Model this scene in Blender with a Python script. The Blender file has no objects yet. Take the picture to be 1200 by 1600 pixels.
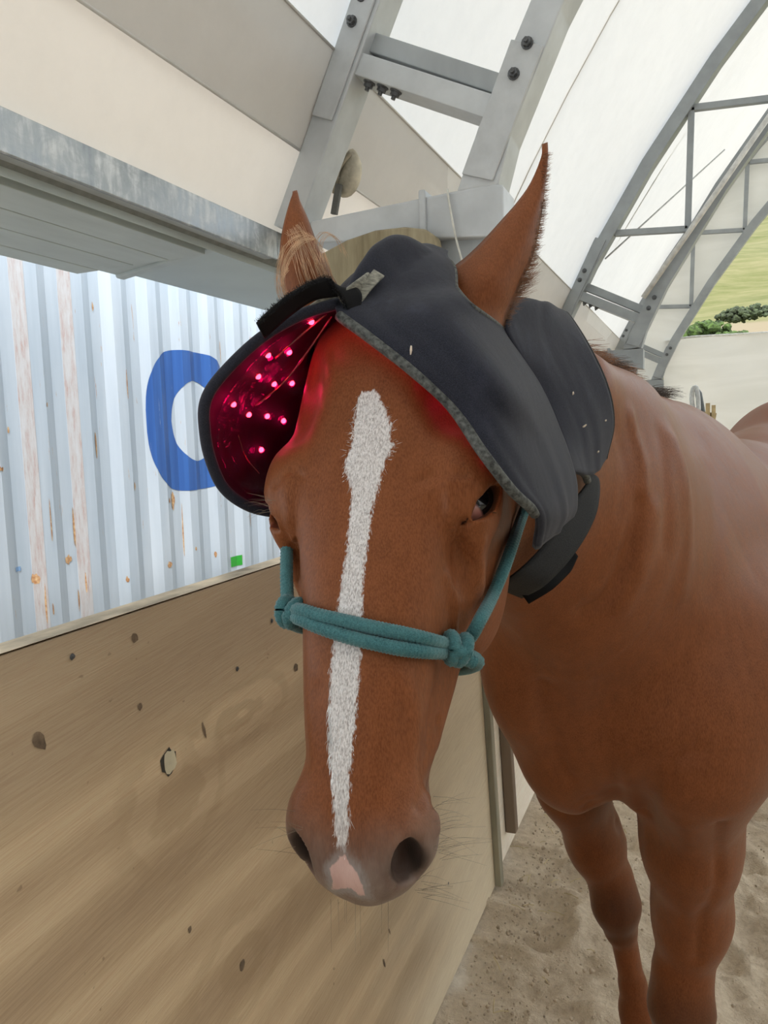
import bpy, bmesh, math, random
import numpy as np
from mathutils import Matrix, Vector

# ------------------------------------------------------------------ camera, world, sun, exposure
SC = bpy.context.scene
COL = SC.collection
EYE = np.array([0.0, 0.0, 1.55])
FPX = 1150.0
CR = np.array([0.91758834, 0.39643542, -0.02950576])
CU = np.array([-0.01427684, 0.10703756, 0.99415247])
CF = np.array([-0.39727548, 0.91180147, -0.10387627])
cam_d = bpy.data.cameras.new('camera')
cam = bpy.data.objects.new('camera', cam_d)
COL.objects.link(cam)
cam_d.sensor_fit = 'VERTICAL'
cam_d.sensor_height = 24.0
cam_d.lens = 24.0 * FPX / 1600.0
cam_d.clip_start = 0.02
cam_d.clip_end = 500
cam.matrix_world = Matrix(((CR[0], CU[0], -CF[0], EYE[0]), (CR[1], CU[1], -CF[1], EYE[1]), (CR[2], CU[2], -CF[2], EYE[2]), (0, 0, 0, 1)))
SC.camera = cam

world = bpy.data.worlds.new('overcast_sky')
SC.world = world
world.use_nodes = True
bg = world.node_tree.nodes['Background']
bg.inputs[0].default_value = (0.84, 0.92, 1.0, 1)
bg.inputs[1].default_value = 2.35
sun_d = bpy.data.lights.new('sun', 'SUN')
sun_d.energy = 5.0
sun_d.angle = math.radians(6)
sun_d.color = (1.0, 0.97, 0.93)
sun = bpy.data.objects.new('sun', sun_d)
COL.objects.link(sun)
sun.rotation_euler = (math.radians(38), math.radians(18), 0)
SC.view_settings.view_transform = 'Standard'
SC.view_settings.look = 'None'
SC.view_settings.gamma = 1.0
SC.view_settings.use_curve_mapping = False
SC.view_settings.exposure = 0.18
SC.cycles.use_denoising = True
SC.cycles.max_bounces = 8
SC.cycles.diffuse_bounces = 4
SC.cycles.transparent_max_bounces = 16
SC.cycles.sample_clamp_indirect = 6.0
rng = np.random.default_rng(7)
random.seed(7)

# ------------------------------------------------------------------ helpers
def ray(px, py):
    return CF + CR * ((px - 600) / FPX) - CU * ((py - 800) / FPX)
def P(px, py, d):
    return EYE + ray(px, py) * d
def ony(px, py, y):
    r = ray(px, py); return EYE + r * (y / r[1])
def nrm(v):
    v = np.asarray(v, float); return v / np.linalg.norm(v)

def tag(o, label=None, cat=None, group=None, kind=None):
    if label: o['label'] = label
    if cat: o['category'] = cat
    if group: o['group'] = group
    if kind: o['kind'] = kind
    return o
def empty(name, loc=(0, 0, 0)):
    o = bpy.data.objects.new(name, None)
    o.empty_display_size = 0.05
    COL.objects.link(o); o.location = loc
    return o
def link(name, me, mat=None, parent=None):
    o = bpy.data.objects.new(name, me)
    COL.objects.link(o)
    if mat is not None and len(me.materials) == 0:
        me.materials.append(mat)
    if parent is not None:
        o.parent = parent
        if parent.parent is None:      # parts of parts already sit in world space
            o.matrix_parent_inverse = Matrix.Translation(-parent.location)
    return o
def mesh(name, V, Fc, smooth=False):
    me = bpy.data.meshes.new(name)
    V = np.asarray(V, dtype=float)
    me.from_pydata(V.tolist(), [], [list(map(int, f)) for f in Fc])
    if smooth:
        me.polygons.foreach_set('use_smooth', np.ones(len(me.polygons), bool))
    me.update()
    return me
def qmesh(name, V, Q, smooth=True):
    """fast quad mesh from arrays"""
    V = np.ascontiguousarray(V, dtype=np.float32); Q = np.ascontiguousarray(Q, dtype=np.int32)
    me = bpy.data.meshes.new(name)
    me.vertices.add(len(V)); me.vertices.foreach_set('co', V.ravel())
    n = Q.shape[1]
    me.loops.add(Q.size); me.loops.foreach_set('vertex_index', Q.ravel())
    me.polygons.add(len(Q)); me.polygons.foreach_set('loop_start', np.arange(len(Q), dtype=np.int32) * n)
    try: me.polygons.foreach_set('loop_total', np.full(len(Q), n, np.int32))
    except Exception: pass
    me.update(calc_edges=True); me.validate()
    if smooth: me.polygons.foreach_set('use_smooth', np.ones(len(me.polygons), bool))
    return me
class MB:
    """collects pieces of one part"""
    def __init__(s): s.V = []; s.F = []
    def add(s, V, Fc):
        b = len(s.V); s.V += [tuple(map(float, v)) for v in V]; s.F += [tuple(i + b for i in f) for f in Fc]; return s
    def hexa(s, c8):   # 4 bottom, 4 top
        return s.add(c8, [(3, 2, 1, 0), (4, 5, 6, 7), (0, 1, 5, 4), (1, 2, 6, 5), (2, 3, 7, 6), (3, 0, 4, 7)])
    def box(s, a, b):
        x0, y0, z0 = a; x1, y1, z1 = b
        return s.hexa([(x0, y0, z0), (x1, y0, z0), (x1, y1, z0), (x0, y1, z0), (x0, y0, z1), (x1, y0, z1), (x1, y1, z1), (x0, y1, z1)])
    def obox(s, c, ax, ay, az):
        c, ax, ay, az = map(np.asarray, (c, ax, ay, az))
        return s.hexa([c - ax - ay - az, c + ax - ay - az, c + ax + ay - az, c - ax + ay - az, c - ax - ay + az, c + ax - ay + az, c + ax + ay + az, c - ax + ay + az])
    def bar(s, p, q, w, h, up=(0, 1, 0)):
        p = np.asarray(p, float); q = np.asarray(q, float); d = nrm(q - p)
        a = np.cross(d, up); a = nrm(a) * w / 2; b = nrm(np.cross(a, d)) * h / 2
        return s.obox((p + q) / 2, (q - p) / 2, a, b)
    def prism(s, poly, y0, y1):   # polygon in xz extruded along y
        n = len(poly)
        V = [(x, y0, z) for x, z in poly] + [(x, y1, z) for x, z in poly]
        Fc = [tuple(range(n)), tuple(range(2 * n - 1, n - 1, -1))] + [(i, i + n, (i + 1) % n + n, (i + 1) % n) for i in range(n)]
        return s.add(V, Fc)
    def tube(s, pts, r, n=8, cap=True, squash=None):
        pts = np.asarray(pts, float); m = len(pts)
        rr = np.broadcast_to(np.asarray(r, float), (m,))
        T = np.gradient(pts, axis=0); T /= np.linalg.norm(T, axis=1)[:, None] + 1e-12
        ref = np.array([0, 0, 1.0]) if abs(T[0][2]) < .9 else np.array([1.0, 0, 0])
        a = nrm(np.cross(T[0], ref)); V = []
        for i in range(m):
            a = a - T[i] * (a @ T[i]); a = nrm(a); b = np.cross(T[i], a)
            for k in range(n):
                t = 2 * math.pi * k / n
                V.append(pts[i] + rr[i] * (a * math.cos(t) + b * math.sin(t)))
        Fc = [(i * n + k, i * n + (k + 1) % n, (i + 1) * n + (k + 1) % n, (i + 1) * n + k) for i in range(m - 1) for k in range(n)]
        if cap: Fc += [tuple(range(n - 1, -1, -1)), tuple(range((m - 1) * n, m * n))]
        return s.add(V, Fc)
    def build(s, name, mat, parent=None, bevel=0, smooth=False, seg=2):
        me = mesh(name, s.V, s.F, smooth)
        if bevel:
            bm = bmesh.new(); bm.from_mesh(me)
            bmesh.ops.recalc_face_normals(bm, faces=bm.faces)
            bmesh.ops.bevel(bm, geom=list(bm.edges), offset=bevel, segments=seg, affect='EDGES', profile=.5, clamp_overlap=True)
            bm.to_mesh(me); bm.free()
        else:
            bm = bmesh.new(); bm.from_mesh(me); bmesh.ops.recalc_face_normals(bm, faces=bm.faces); bm.to_mesh(me); bm.free()
            if smooth: me.polygons.foreach_set('use_smooth', np.ones(len(me.polygons), bool))
        return link(name, me, mat, parent)
def spline(pts, n):
    """Catmull-Rom through pts"""
    p = np.asarray(pts, float); p = np.vstack([2 * p[0] - p[1], p, 2 * p[-1] - p[-2]])
    m = len(p) - 3; out = []
    for t in np.linspace(0, m, n):
        i = min(int(t), m - 1); f = t - i
        a, b, c, d = p[i:i + 4]
        out.append(.5 * ((2 * b) + (c - a) * f + (2 * a - 5 * b + 4 * c - d) * f * f + (3 * b - a - 3 * c + d) * f ** 3))
    return np.array(out)

# numpy value noise (3d), smooth
_perm = rng.integers(0, 1 << 30, 4096)
def vnoise(p, seed=0):
    p = np.asarray(p, float); i = np.floor(p).astype(np.int64); f = p - i; f = f * f * (3 - 2 * f)
    def h(a, b, c):
        k = (a * 73856093) ^ (b * 19349663) ^ (c * 83492791) ^ (seed * 2654435761)
        return (_perm[k & 4095] & 0xffff) / 32767.5 - 1
    x, y, z = i[..., 0], i[..., 1], i[..., 2]; fx, fy, fz = f[..., 0], f[..., 1], f[..., 2]
    r = 0
    for dx in (0, 1):
        for dy in (0, 1):
            for dz in (0, 1):
                w = (fx if dx else 1 - fx) * (fy if dy else 1 - fy) * (fz if dz else 1 - fz)
                r = r + w * h(x + dx, y + dy, z + dz)
    return r

# materials -------------------------------------------------------------
class NT:
    def __init__(s, name):
        s.m = bpy.data.materials.new(name); s.m.use_nodes = True
        s.t = s.m.node_tree; s.b = s.t.nodes['Principled BSDF']; s.out = s.t.nodes['Material Output']
        s._tc = None
    def n(s, typ, **kw):
        nd = s.t.nodes.new(typ)
        for k, v in kw.items(): setattr(nd, k, v)
        return nd
    def l(s, a, b): s.t.links.new(a, b)
    def put(s, nd, i, v):
        if hasattr(v, 'is_output') or isinstance(v, bpy.types.NodeSocket): s.l(v, nd.inputs[i])
        elif v is not None:
            if isinstance(v, tuple) and len(v) == 3 and nd.inputs[i].type == 'RGBA': v = (*v, 1)
            nd.inputs[i].default_value = v
    def obj(s, scale=(1, 1, 1), rot=(0, 0, 0)):
        if s._tc is None: s._tc = s.n('ShaderNodeTexCoord')
        mp = s.n('ShaderNodeMapping'); s.l(s._tc.outputs['Object'], mp.inputs[0])
        mp.inputs['Scale'].default_value = scale; mp.inputs['Rotation'].default_value = rot
        return mp.outputs[0]
    def noise(s, vec, scale, detail=3, rough=.55, dist=0):
        nd = s.n('ShaderNodeTexNoise'); s.l(vec, nd.inputs['Vector'])
        nd.inputs['Scale'].default_value = scale; nd.inputs['Detail'].default_value = detail
        nd.inputs['Roughness'].default_value = rough; nd.inputs['Distortion'].default_value = dist
        return nd.outputs['Fac']
    def ramp(s, fac, stops):
        nd = s.n('ShaderNodeValToRGB'); s.put(nd, 0, fac); el = nd.color_ramp.elements
        while len(el) < len(stops): el.new(.5)
        for e, (p, c) in zip(el, stops):
            e.position = p; e.color = (*c, 1) if not isinstance(c, (int, float)) else (c, c, c, 1)
        return nd.outputs[0]
    def mix(s, fac, a, b, mode='MIX'):
        nd = s.n('ShaderNodeMix', data_type='RGBA', blend_type=mode)
        s.put(nd, 0, fac); s.put(nd, 6, a); s.put(nd, 7, b)
        return nd.outputs[2]
    def math(s, op, a, b=None, c=None, clamp=False):
        nd = s.n('ShaderNodeMath', operation=op); nd.use_clamp = clamp
        s.put(nd, 0, a); s.put(nd, 1, b); s.put(nd, 2, c)
        return nd.outputs[0]
    def sep(s, vec):
        nd = s.n('ShaderNodeSeparateXYZ'); s.l(vec, nd.inputs[0]); return nd.outputs
    def attr(s, name):
        nd = s.n('ShaderNodeAttribute'); nd.attribute_name = name; return nd
    def smooth(s, v, lo, hi):
        nd = s.n('ShaderNodeMapRange', interpolation_type='SMOOTHSTEP'); s.put(nd, 0, v)
        nd.inputs[1].default_value = lo; nd.inputs[2].default_value = hi; return nd.outputs[0]
    def bump(s, h, strength=.3, dist=.01, prev=None):
        nd = s.n('ShaderNodeBump'); nd.inputs['Strength'].default_value = strength; nd.inputs['Distance'].default_value = dist
        s.l(h, nd.inputs['Height'])
        if prev is not None: s.l(prev, nd.inputs['Normal'])
        s.l(nd.outputs[0], s.b.inputs['Normal']); return nd.outputs[0]
    def set(s, color=None, rough=None, metal=None, spec=None, **kw):
        s.put(s.b, 'Base Color', color); s.put(s.b, 'Roughness', rough); s.put(s.b, 'Metallic', metal); s.put(s.b, 'Specular IOR Level', spec)
        for k, v in kw.items(): s.put(s.b, k.replace('_', ' '), v)
        return s.m
def simple(name, c, rough=.6, metal=0, vary=.12, scale=20, stretch=(1, 1, 1), bump=0, spec=.5, bdist=.003):
    t = NT(name); v = t.obj(stretch); nz = t.noise(v, scale, 4)
    dk = tuple(x * (1 - vary * 2) for x in c); lt = tuple(min(1, x * (1 + vary)) for x in c)
    t.set(t.ramp(nz, [(.3, dk), (.7, lt)]), rough, metal, spec)
    if bump: t.bump(nz, bump, bdist)
    return t.m
# ================================================================== the setting
# --- sand floor
def build_floor():
    def axis(a, b, d0, d1, lo, hi):
        xs = [a]
        while xs[-1] < b:
            x = xs[-1]; xs.append(x + (d0 if lo < x < hi else d1))
        return np.array(xs)
    xs = axis(-24, 24.0, .014, .5, -.95, 1.2); ys = axis(-6, 26, .016, .6, 1.3, 5.0)
    X, Y = np.meshgrid(xs, ys, indexing='ij')
    p = np.stack([X, Y, np.zeros_like(X)], -1)
    Z = .026 * vnoise(p * 3.1, 1) + .020 * vnoise(p * 8, 2) + .014 * vnoise(p * 21, 3) + .008 * vnoise(p * 40, 4)
    r = np.random.default_rng(3)
    for k in range(46):      # hoof prints
        cx, cy = r.uniform(-.6, 1.3), r.uniform(1.5, 4.8); a = r.uniform(0, 3.1); R = r.uniform(.055, .075)
        dx = (X - cx) * math.cos(a) + (Y - cy) * math.sin(a); dy = -(X - cx) * math.sin(a) + (Y - cy) * math.cos(a)
        d = np.sqrt((dx / 1.15) ** 2 + dy ** 2) / R
        Z += -.024 * np.exp(-d ** 4) + .013 * np.exp(-((d - 1.35) / .3) ** 2)
    Z -= .03 * np.exp(-((X + .45) / .1) ** 2) * 0
    nx, ny = X.shape
    idx = np.arange(nx * ny).reshape(nx, ny)
    Q = np.stack([idx[:-1, :-1], idx[1:, :-1], idx[1:, 1:], idx[:-1, 1:]], -1).reshape(-1, 4)
    me = qmesh('floor', np.stack([X, Y, Z - .012], -1).reshape(-1, 3), Q)
    t = NT('sand'); v = t.obj(); a = t.noise(v, 3.5, 5); b = t.noise(v, 42, 5, .65); c = t.noise(v, 220, 3)
    col = t.mix(.55, t.ramp(a, [(.3, (.58, .47, .345)), (.7, (.76, .64, .485))]), t.ramp(b, [(.3, (.46, .365, .26)), (.52, (.68, .565, .42)), (.75, (.84, .73, .58))]))
    t.set(col, .95, 0, .15)
    b1 = t.bump(b, .8, .022); t.bump(c, .7, .005, b1)
    o = link('floor', me, t.m); tag(o, kind='structure')
    # loose clods and straw
    ico = [(0, 0, 1), (.894, 0, .447), (.276, .85, .447), (-.724, .526, .447), (-.724, -.526, .447), (.276, -.85, .447), (.724, .526, -.447), (-.276, .85, -.447), (-.894, 0, -.447), (-.276, -.85, -.447), (.724, -.526, -.447), (0, 0, -1)]
    icf = [(0, 1, 2), (0, 2, 3), (0, 3, 4), (0, 4, 5), (0, 5, 1), (1, 6, 2), (2, 7, 3), (3, 8, 4), (4, 9, 5), (5, 10, 1), (6, 7, 2), (7, 8, 3), (8, 9, 4), (9, 10, 5), (10, 6, 1), (11, 7, 6), (11, 8, 7), (11, 9, 8), (11, 10, 9), (11, 6, 10)]
    mb = MB(); ico = np.array(ico)
    for k in range(2200):
        y = r.uniform(1.5, 4.6); x = -.6 + abs(r.normal(0, .22)) if k % 3 else r.uniform(-.55, 1.2)
        s = r.uniform(.002, .0055) if k % 14 else r.uniform(.006, .010)
        mb.add(ico * r.uniform(.6, 1.2, (12, 1)) * s + [x, y, .004 + s * .1], icf)
    st = mb.build('sand_clods', simple('clod', (.58, .47, .345), .95, vary=.25, scale=60), None, smooth=True)
    tag(st, 'loose crumbs of brown sand lying along the foot of the plywood wall', 'sand', kind='stuff')
    mb = MB()
    for k in range(60):
        y = r.uniform(1.6, 4.2); x = -.6 + abs(r.normal(0, .3)); a = r.uniform(0, 6.28); L = r.uniform(.02, .06)
        d = np.array([math.cos(a), math.sin(a), r.uniform(-.1, .25)]) * L
        c = np.array([x, y, .016]); mb.tube([c, c + d * .5 + [0, 0, .004], c + d], .0016, 4)
    st = mb.build('straw_bits', simple('straw', (.62, .5, .28), .8), None)
    tag(st, 'pale scattered straw bits on the sand floor', 'straw', kind='stuff')
build_floor()

# --- plywood kick wall (leans outwards)
KB = np.array([-.635, 0, 0.0]); KT = np.array([-.702, 0, 1.322])
KD = nrm(KT - KB); KN = np.array([KD[2], 0, -KD[0]]); KL = np.linalg.norm(KT - KB)
def kp(y, s, off=0):      # point on the wall: y along, s slant height from the foot, off proud of the face
    return KB + KD * s + KN * off + np.array([0, y, 0])
def plywood_mat(name, seed, tint=(1, 1, 1), knots=()):
    t = NT(name); ang = math.atan2(KD[0], KD[2])
    v0 = t.obj((1, 1, 1), (0, 0, 0))
    mp = t.n('ShaderNodeMapping'); t.l(v0, mp.inputs[0]); mp.inputs['Location'].default_value = (seed * 3.1, seed * 1.7, seed * .9)
    mp.inputs['Rotation'].default_value = (math.radians(-24), 0, 0); mp.inputs['Scale'].default_value = (1, .8, 3.2)
    w = t.n('ShaderNodeTexWave', wave_type='BANDS', bands_direction='Z'); t.l(mp.outputs[0], w.inputs['Vector'])
    w.inputs['Scale'].default_value = .32; w.inputs['Distortion'].default_value = 16; w.inputs['Detail'].default_value = 2; w.inputs['Detail Scale'].default_value = .5; w.inputs['Detail Roughness'].default_value = .4
    big = t.noise(mp.outputs[0], 1.6, 2, .5)
    mp2 = t.n('ShaderNodeMapping'); t.l(mp.outputs[0], mp2.inputs[0]); mp2.inputs['Scale'].default_value = (20, 4.5, 42)
    fine = t.noise(mp2.outputs[0], 4, 4, .6)
    sp = t.noise(t.obj((1, 1, 1)), 55, 2); 
    c = lambda *a: tuple(x * y for x, y in zip(a, tint))
    base = t.ramp(w.outputs['Fac'], [(.0, c(.37, .27, .185)), (.40, c(.50, .38, .26)), (.47, c(.60, .475, .335)), (.8, c(.63, .50, .355)), (1, c(.45, .335, .23))])
    col = t.mix(.42, base, t.ramp(big, [(.35, c(.40, .30, .215)), (.65, c(.66, .53, .385))]))
    col = t.mix(.42, col, t.ramp(fine, [(.35, (.36, .33, .31)), (.6, (.56, .55, .54))]), 'OVERLAY')
    yz = t.sep(t.obj())
    for (ky, kz, ry, rz) in knots:      # growth rings around a knot
        a = t.math('DIVIDE', t.math('SUBTRACT', yz[1], ky), ry); b = t.math('DIVIDE', t.math('SUBTRACT', yz[2], kz), rz)
        rr = t.math('SQRT', t.math('ADD', t.math('MULTIPLY', a, a), t.math('MULTIPLY', b, b)))
        rr2 = t.math('ADD', rr, t.math('MULTIPLY', t.noise(t.obj(), 9, 3), 1.1))
        ring = t.smooth(t.math('SINE', t.math('MULTIPLY', rr2, 9.0)), -.2, .8)
        col = t.mix(t.math('MULTIPLY', t.math('MULTIPLY', ring, t.smooth(rr, 1.6, .5)), .38), col, c(.33, .235, .15))
    col = t.mix(t.math('MULTIPLY', t.smooth(sp, .72, .78), .6), col, c(.2, .14, .095))
    # weathered greyer top
    z = t.sep(t.obj())[2]
    wz = t.math('ADD', z, t.math('MULTIPLY', big, .25))
    col = t.mix(t.math('MULTIPLY', t.smooth(wz, 1.2, 1.5), .6), col, c(.33, .26, .205))
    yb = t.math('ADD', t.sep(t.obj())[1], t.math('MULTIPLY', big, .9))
    col = t.mix(t.math('MULTIPLY', t.smooth(yb, 1.65, 2.5), .85), col, t.ramp(fine, [(.3, c(.64, .55, .43)), (.7, c(.80, .72, .60))]))  # paler along the wall: light falling there is painted into the wood
    t.set(col, .72, 0, .25); t.bump(fine, .18, .003)
    return t.m
def build_kickwall():
    root = empty('wall_left', (-.635, 0, 0)); tag(root, kind='structure')
    plym = [plywood_mat('plywood_a', 1, (1.12, 1.10, 1.0), [(.80, 1.04, .11, .09), (.98, 1.10, .14, .05), (.92, .71, .15, .08)]), plywood_mat('plywood_b', 2, (1.22, 1.24, 1.22)), plywood_mat('plywood_c', 3, (1.45, 1.52, 1.6))]  # far panels tinted paler to carry on the painted light
    edge_m = simple('plywood_edge', (.62, .53, .40), .8, vary=.3, scale=9, stretch=(1, 1, 30))
    for i, (y0, y1, off) in enumerate([(-1.3, 2.345, 0), (2.375, 4.86, -.012), (4.87, 7.3, -.012), (7.31, 9.7, -.012), (9.71, 12.9, -.012)]):
        mb = MB(); th = .019
        mb.hexa([kp(y0, 0, off - th), kp(y0, 0, off), kp(y1, 0, off), kp(y1, 0, off - th), kp(y0, KL, off - th), kp(y0, KL, off), kp(y1, KL, off), kp(y1, KL, off - th)])
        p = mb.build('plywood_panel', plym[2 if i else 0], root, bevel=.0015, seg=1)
        # pale cut edge / top rail
        mb = MB(); mb.hexa([kp(y0, KL - .004, off - .045), kp(y0, KL - .004, off - .019), kp(y1, KL - .004, off - .019), kp(y1, KL - .004, off - .045), kp(y0, KL + .003, off - .045), kp(y0, KL + .003, off + .001), kp(y1, KL + .003, off + .001), kp(y1, KL + .003, off - .045)])
        mb.build('top_rail', edge_m, root)
    grey = simple('old_batten', (.36, .33, .24), .8, vary=.25, scale=14, stretch=(1, 1, .1), bump=.2)
    dark = simple('dark_post', (.05, .045, .035), .9)
    mb = MB(); mb.hexa([kp(2.315, .0, .0), kp(2.315, .0, .022), kp(2.352, .0, .022), kp(2.352, .0, .0), kp(2.315, KL - .02, 0), kp(2.315, KL - .02, .022), kp(2.352, KL - .02, .022), kp(2.352, KL - .02, 0)])
    tag(mb.build('edge_batten', grey, root, bevel=.002, seg=1), 'grey-green timber batten covering the end of the plywood')
    mb = MB(); mb.hexa([kp(2.335, 0, -.10), kp(2.335, 0, -.011), kp(2.39, 0, -.011), kp(2.39, 0, -.10), kp(2.335, KL, -.1), kp(2.335, KL, -.011), kp(2.39, KL, -.011), kp(2.39, KL, -.1)])
    mb.build('gap_post', dark, root)
    mb = MB(); mb.hexa([kp(2.525, .08, -.010), kp(2.525, .08, .028), kp(2.565, .08, .028), kp(2.565, .08, -.010), kp(2.525, 1.1, -.010), kp(2.525, 1.1, .028), kp(2.565, 1.1, .028), kp(2.565, 1.1, -.010)])
    mb.build('hanging_batten', simple('brown_batten', (.24, .175, .12), .8, scale=15, stretch=(1, 1, .1)), root, bevel=.003, seg=1)
    # knot patch, knots and screws on the near panels
    def disc(y, s, ry, rs, off, n=14, seed=0, rot=0):
        r = np.random.default_rng(seed); V = [kp(y, s, off + .0006)]
        for k in range(n):
            a = 2 * math.pi * k / n; q = r.uniform(.8, 1.15)
            u, w = ry * math.cos(a) * q, rs * math.sin(a) * q
            V.append(kp(y + u * math.cos(rot) - w * math.sin(rot), s + u * math.sin(rot) + w * math.cos(rot), off))
        return V, [(0, 1 + k, 1 + (k + 1) % n) for k in range(n)]
    def onk(px, py):
        r = ray(px, py); t = KN @ (KB - EYE) / (KN @ r); q = EYE + r * t
        return q[1], (q - KB) @ KD
    y, s = onk(264, 1190); mb = MB(); mb.add(*disc(y - .002, s, .0165, .019, .0012, 14, 1)); mb.build('knot_hole', dark, root)
    mb = MB(); mb.add(*disc(y, s, .0145, .0175, .002, 14, 2)); mb.build('knot_filler', simple('filler', (.62, .56, .40), .8), root)
    kn = simple('knot', (.22, .155, .10), .85, vary=.3, scale=60)
    for i, (px, py, r1, r2, rt) in enumerate([(60, 1158, .008, .013, .5), (210, 997, .006, .007, 0), (378, 1508, .007, .009, 0), (600, 1505, .004, .014, .3), (462, 1043, .007, .008, .4), (318, 1140, .003, .014, .2), (296, 1452, .004, .005, 0), (608, 1455, .003, .01, .4), (218, 1104, .004, .005, 0)]):
        y, s = onk(px, py); mb = MB(); mb.add(*disc(y, s, r1, r2, .001, 12, i + 5, rt)); mb.build('knot', kn, root)
    steel = simple('screw_steel', (.16, .17, .18), .5, .7)
    for i, (px, py) in enumerate([(112, 1026), (370, 1045), (424, 970), (700, 1380)]):
        y, s = onk(px, py); mb = MB(); mb.add(*disc(y, s, .004, .004, .0016, 10, 9)); mb.build('screw', steel, root)
build_kickwall()

# --- shipping container behind the wall
CX = -3.2
KC = 3.2 / 2.75
def cy(y): return y * KC
def cz_(z): return 1.55 + (z - 1.55) * KC
def build_container():
    root = empty('shipping_container', (CX, 4, 0))
    tag(root, 'pale blue corrugated shipping container with rust streaks and a blue letter C', 'shipping container')
    pitch = .306; y0 = .55; PH = cy(2.43)
    def prof(y):
        f = np.mod((np.asarray(y) - PH) / pitch, 1.0)
        a, b, c, d = .26, .5, .76, 1.0
        return np.where(f < a, 0.0, np.where(f < b, -(f - a) / (b - a), np.where(f < c, -1.0, -(1 - (f - c) / (d - c))))) * .027
    ys = []
    k = math.floor((y0 - PH) / pitch)
    while PH + k * pitch < 11.6:
        ys += [PH + k * pitch + pitch * q for q in (0, .26, .5, .76)]; k += 1
    ys = np.array(ys); zs = np.linspace(.15, 2.78, 9)
    V = []; n = len(ys)
    for z in zs:
        V += list(zip(CX + prof(ys), ys, np.full(n, z)))
    Fc = [(j * n + i, j * n + i + 1, (j + 1) * n + i + 1, (j + 1) * n + i) for j in range(len(zs) - 1) for i in range(n - 1)]
    t = NT('container_paint'); v = t.obj(); st = t.obj((1, 5, .35)); a = t.noise(st, 2.2, 5, .6); b = t.noise(t.obj((1, 9, 1.0)), 3.2, 5, .72, .6); d = t.noise(t.obj((1, 2.2, .8)), 1.1, 3)
    col = t.ramp(a, [(.3, (0.385, 0.459, 0.545)), (.7, (0.492, 0.562, 0.648))])
    col = t.mix(t.math('MULTIPLY', t.smooth(d, .35, .7), .4), col, (0.517, 0.574, 0.64))
    rust = t.smooth(b, .645, .70)
    col = t.mix(t.math('MULTIPLY', rust, .85), col, t.ramp(a, [(.4, (.36, .17, .07)), (.6, (.56, .38, .2))]))
    t.set(col, .45, 0, .4); t.bump(d, .12, .03)
    link('corrugated_side', mesh('corrugated_side', V, Fc), t.m, root)
    rail = simple('container_rail', (.5, .58, .66), .55, vary=.15)
    mb = MB(); mb.box((CX - .1, y0, 2.77), (CX + .015, 11.6, 2.90)); mb.build('top_rail', rail, root, bevel=.004)
    mb = MB(); mb.box((CX - .1, y0, 0), (CX + .015, 11.6, .16)); mb.build('bottom_rail', rail, root, bevel=.004)
    mb = MB(); mb.box((CX - 2.4, y0, 2.82), (CX - .09, 11.6, 2.88)); mb.build('container_roof', rail, root)
    mb = MB(); mb.box((CX - 2.4, 11.5, 0), (CX - .09, 11.58, 2.85)); mb.build('end_panel', rail, root)
    # painted pieces that follow the corrugation
    def painted(name, ya, yb, zfun, mat, dy=.006, off=.0018):
        yl = sorted(set(list(np.arange(ya, yb, dy)) + [yb] + [q for q in ys if ya < q < yb]))
        V = []; Fc = []
        for y_a, y_b in zip(yl[:-1], yl[1:]):
            A = zfun(y_a + 1e-5); B = zfun(y_b - 1e-5)
            for (a0, a1), (b0, b1) in zip(A, B):
                m = 8; i = len(V)
                for q in range(m + 1):
                    f = q / m
                    V.append((CX + float(prof(y_a + 1e-6)) + off + .004 * 0, y_a, a0 + (a1 - a0) * f)); V.append((CX + float(prof(y_b - 1e-6)) + off, y_b, b0 + (b1 - b0) * f))
                Fc += [(i + 2 * q, i + 2 * q + 1, i + 2 * q + 3, i + 2 * q + 2) for q in range(m)]
        return link(name, mesh(name, V, Fc), mat, root)
    t = NT('blue_letter_paint'); a = t.noise(t.obj((1, 6, .3)), 3, 4); b = t.noise(t.obj((1, 8, .6)), 4.4, 5, .7)
    col = t.ramp(a, [(.3, (.018, .075, .28)), (.7, (.036, .125, .40))])
    t.set(t.mix(t.math('MULTIPLY', t.smooth(b, .64, .70), .6), col, (.34, .42, .54)), .5, 0, .4)
    yc, zc, ry, rz, iy, iz = cy(3.57), cz_(1.665), .40 * KC, .405 * KC, .205 * KC, .235 * KC
    def cz(y):
        u = (y - yc) / ry
        if abs(u) >= 1: return []
        o = rz * (1 - abs(u) ** 3.2) ** (1 / 2.6)
        w = (y - .023 - yc) / iy
        h = iz * math.sqrt(1 - w * w) if abs(w) < 1 else 0
        if y > yc + .15: h = max(h, .115 + (y - yc - .15) * .12)
        if h <= 0.0: h = 0
        h = min(h, o - .002)
        return [(zc + h, zc + o), (zc - o, zc - h)]
    tag(painted('letter', yc - ry + .001, yc + .34, cz, t.m), 'large blue painted letter C')
    t = NT('bare_rusty_strip'); a = t.noise(t.obj((1, 10, 1.2)), 6, 5, .7); b = t.noise(t.obj((1, 5, 1)), 5, 4)
    col = t.ramp(a, [(.3, (0.459, 0.48, 0.512)), (.5, (0.418, 0.41, 0.422)), (.63, (0.377, 0.32, 0.316)), (.80, (.36, .15, .09))])
    t.set(col, .7, 0, .3)
    for k, yy in enumerate((PH + .76 * pitch - pitch, PH + .76 * pitch)):
        r = np.random.default_rng(20 + k); ph = r.uniform(0, 9)
        tag(painted('rust_strip', yy + .002, yy + .24 * pitch - .002, lambda y: [(.16, 2.77)], t.m, dy=.01), 'bare scraped strip of rusty steel')
    t = NT('rust_patch'); a = t.noise(t.obj((1, 6, 6)), 8, 4)
    t.set(t.ramp(a, [(.35, (.34, .15, .06)), (.65, (.60, .42, .24))]), .85)
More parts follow.
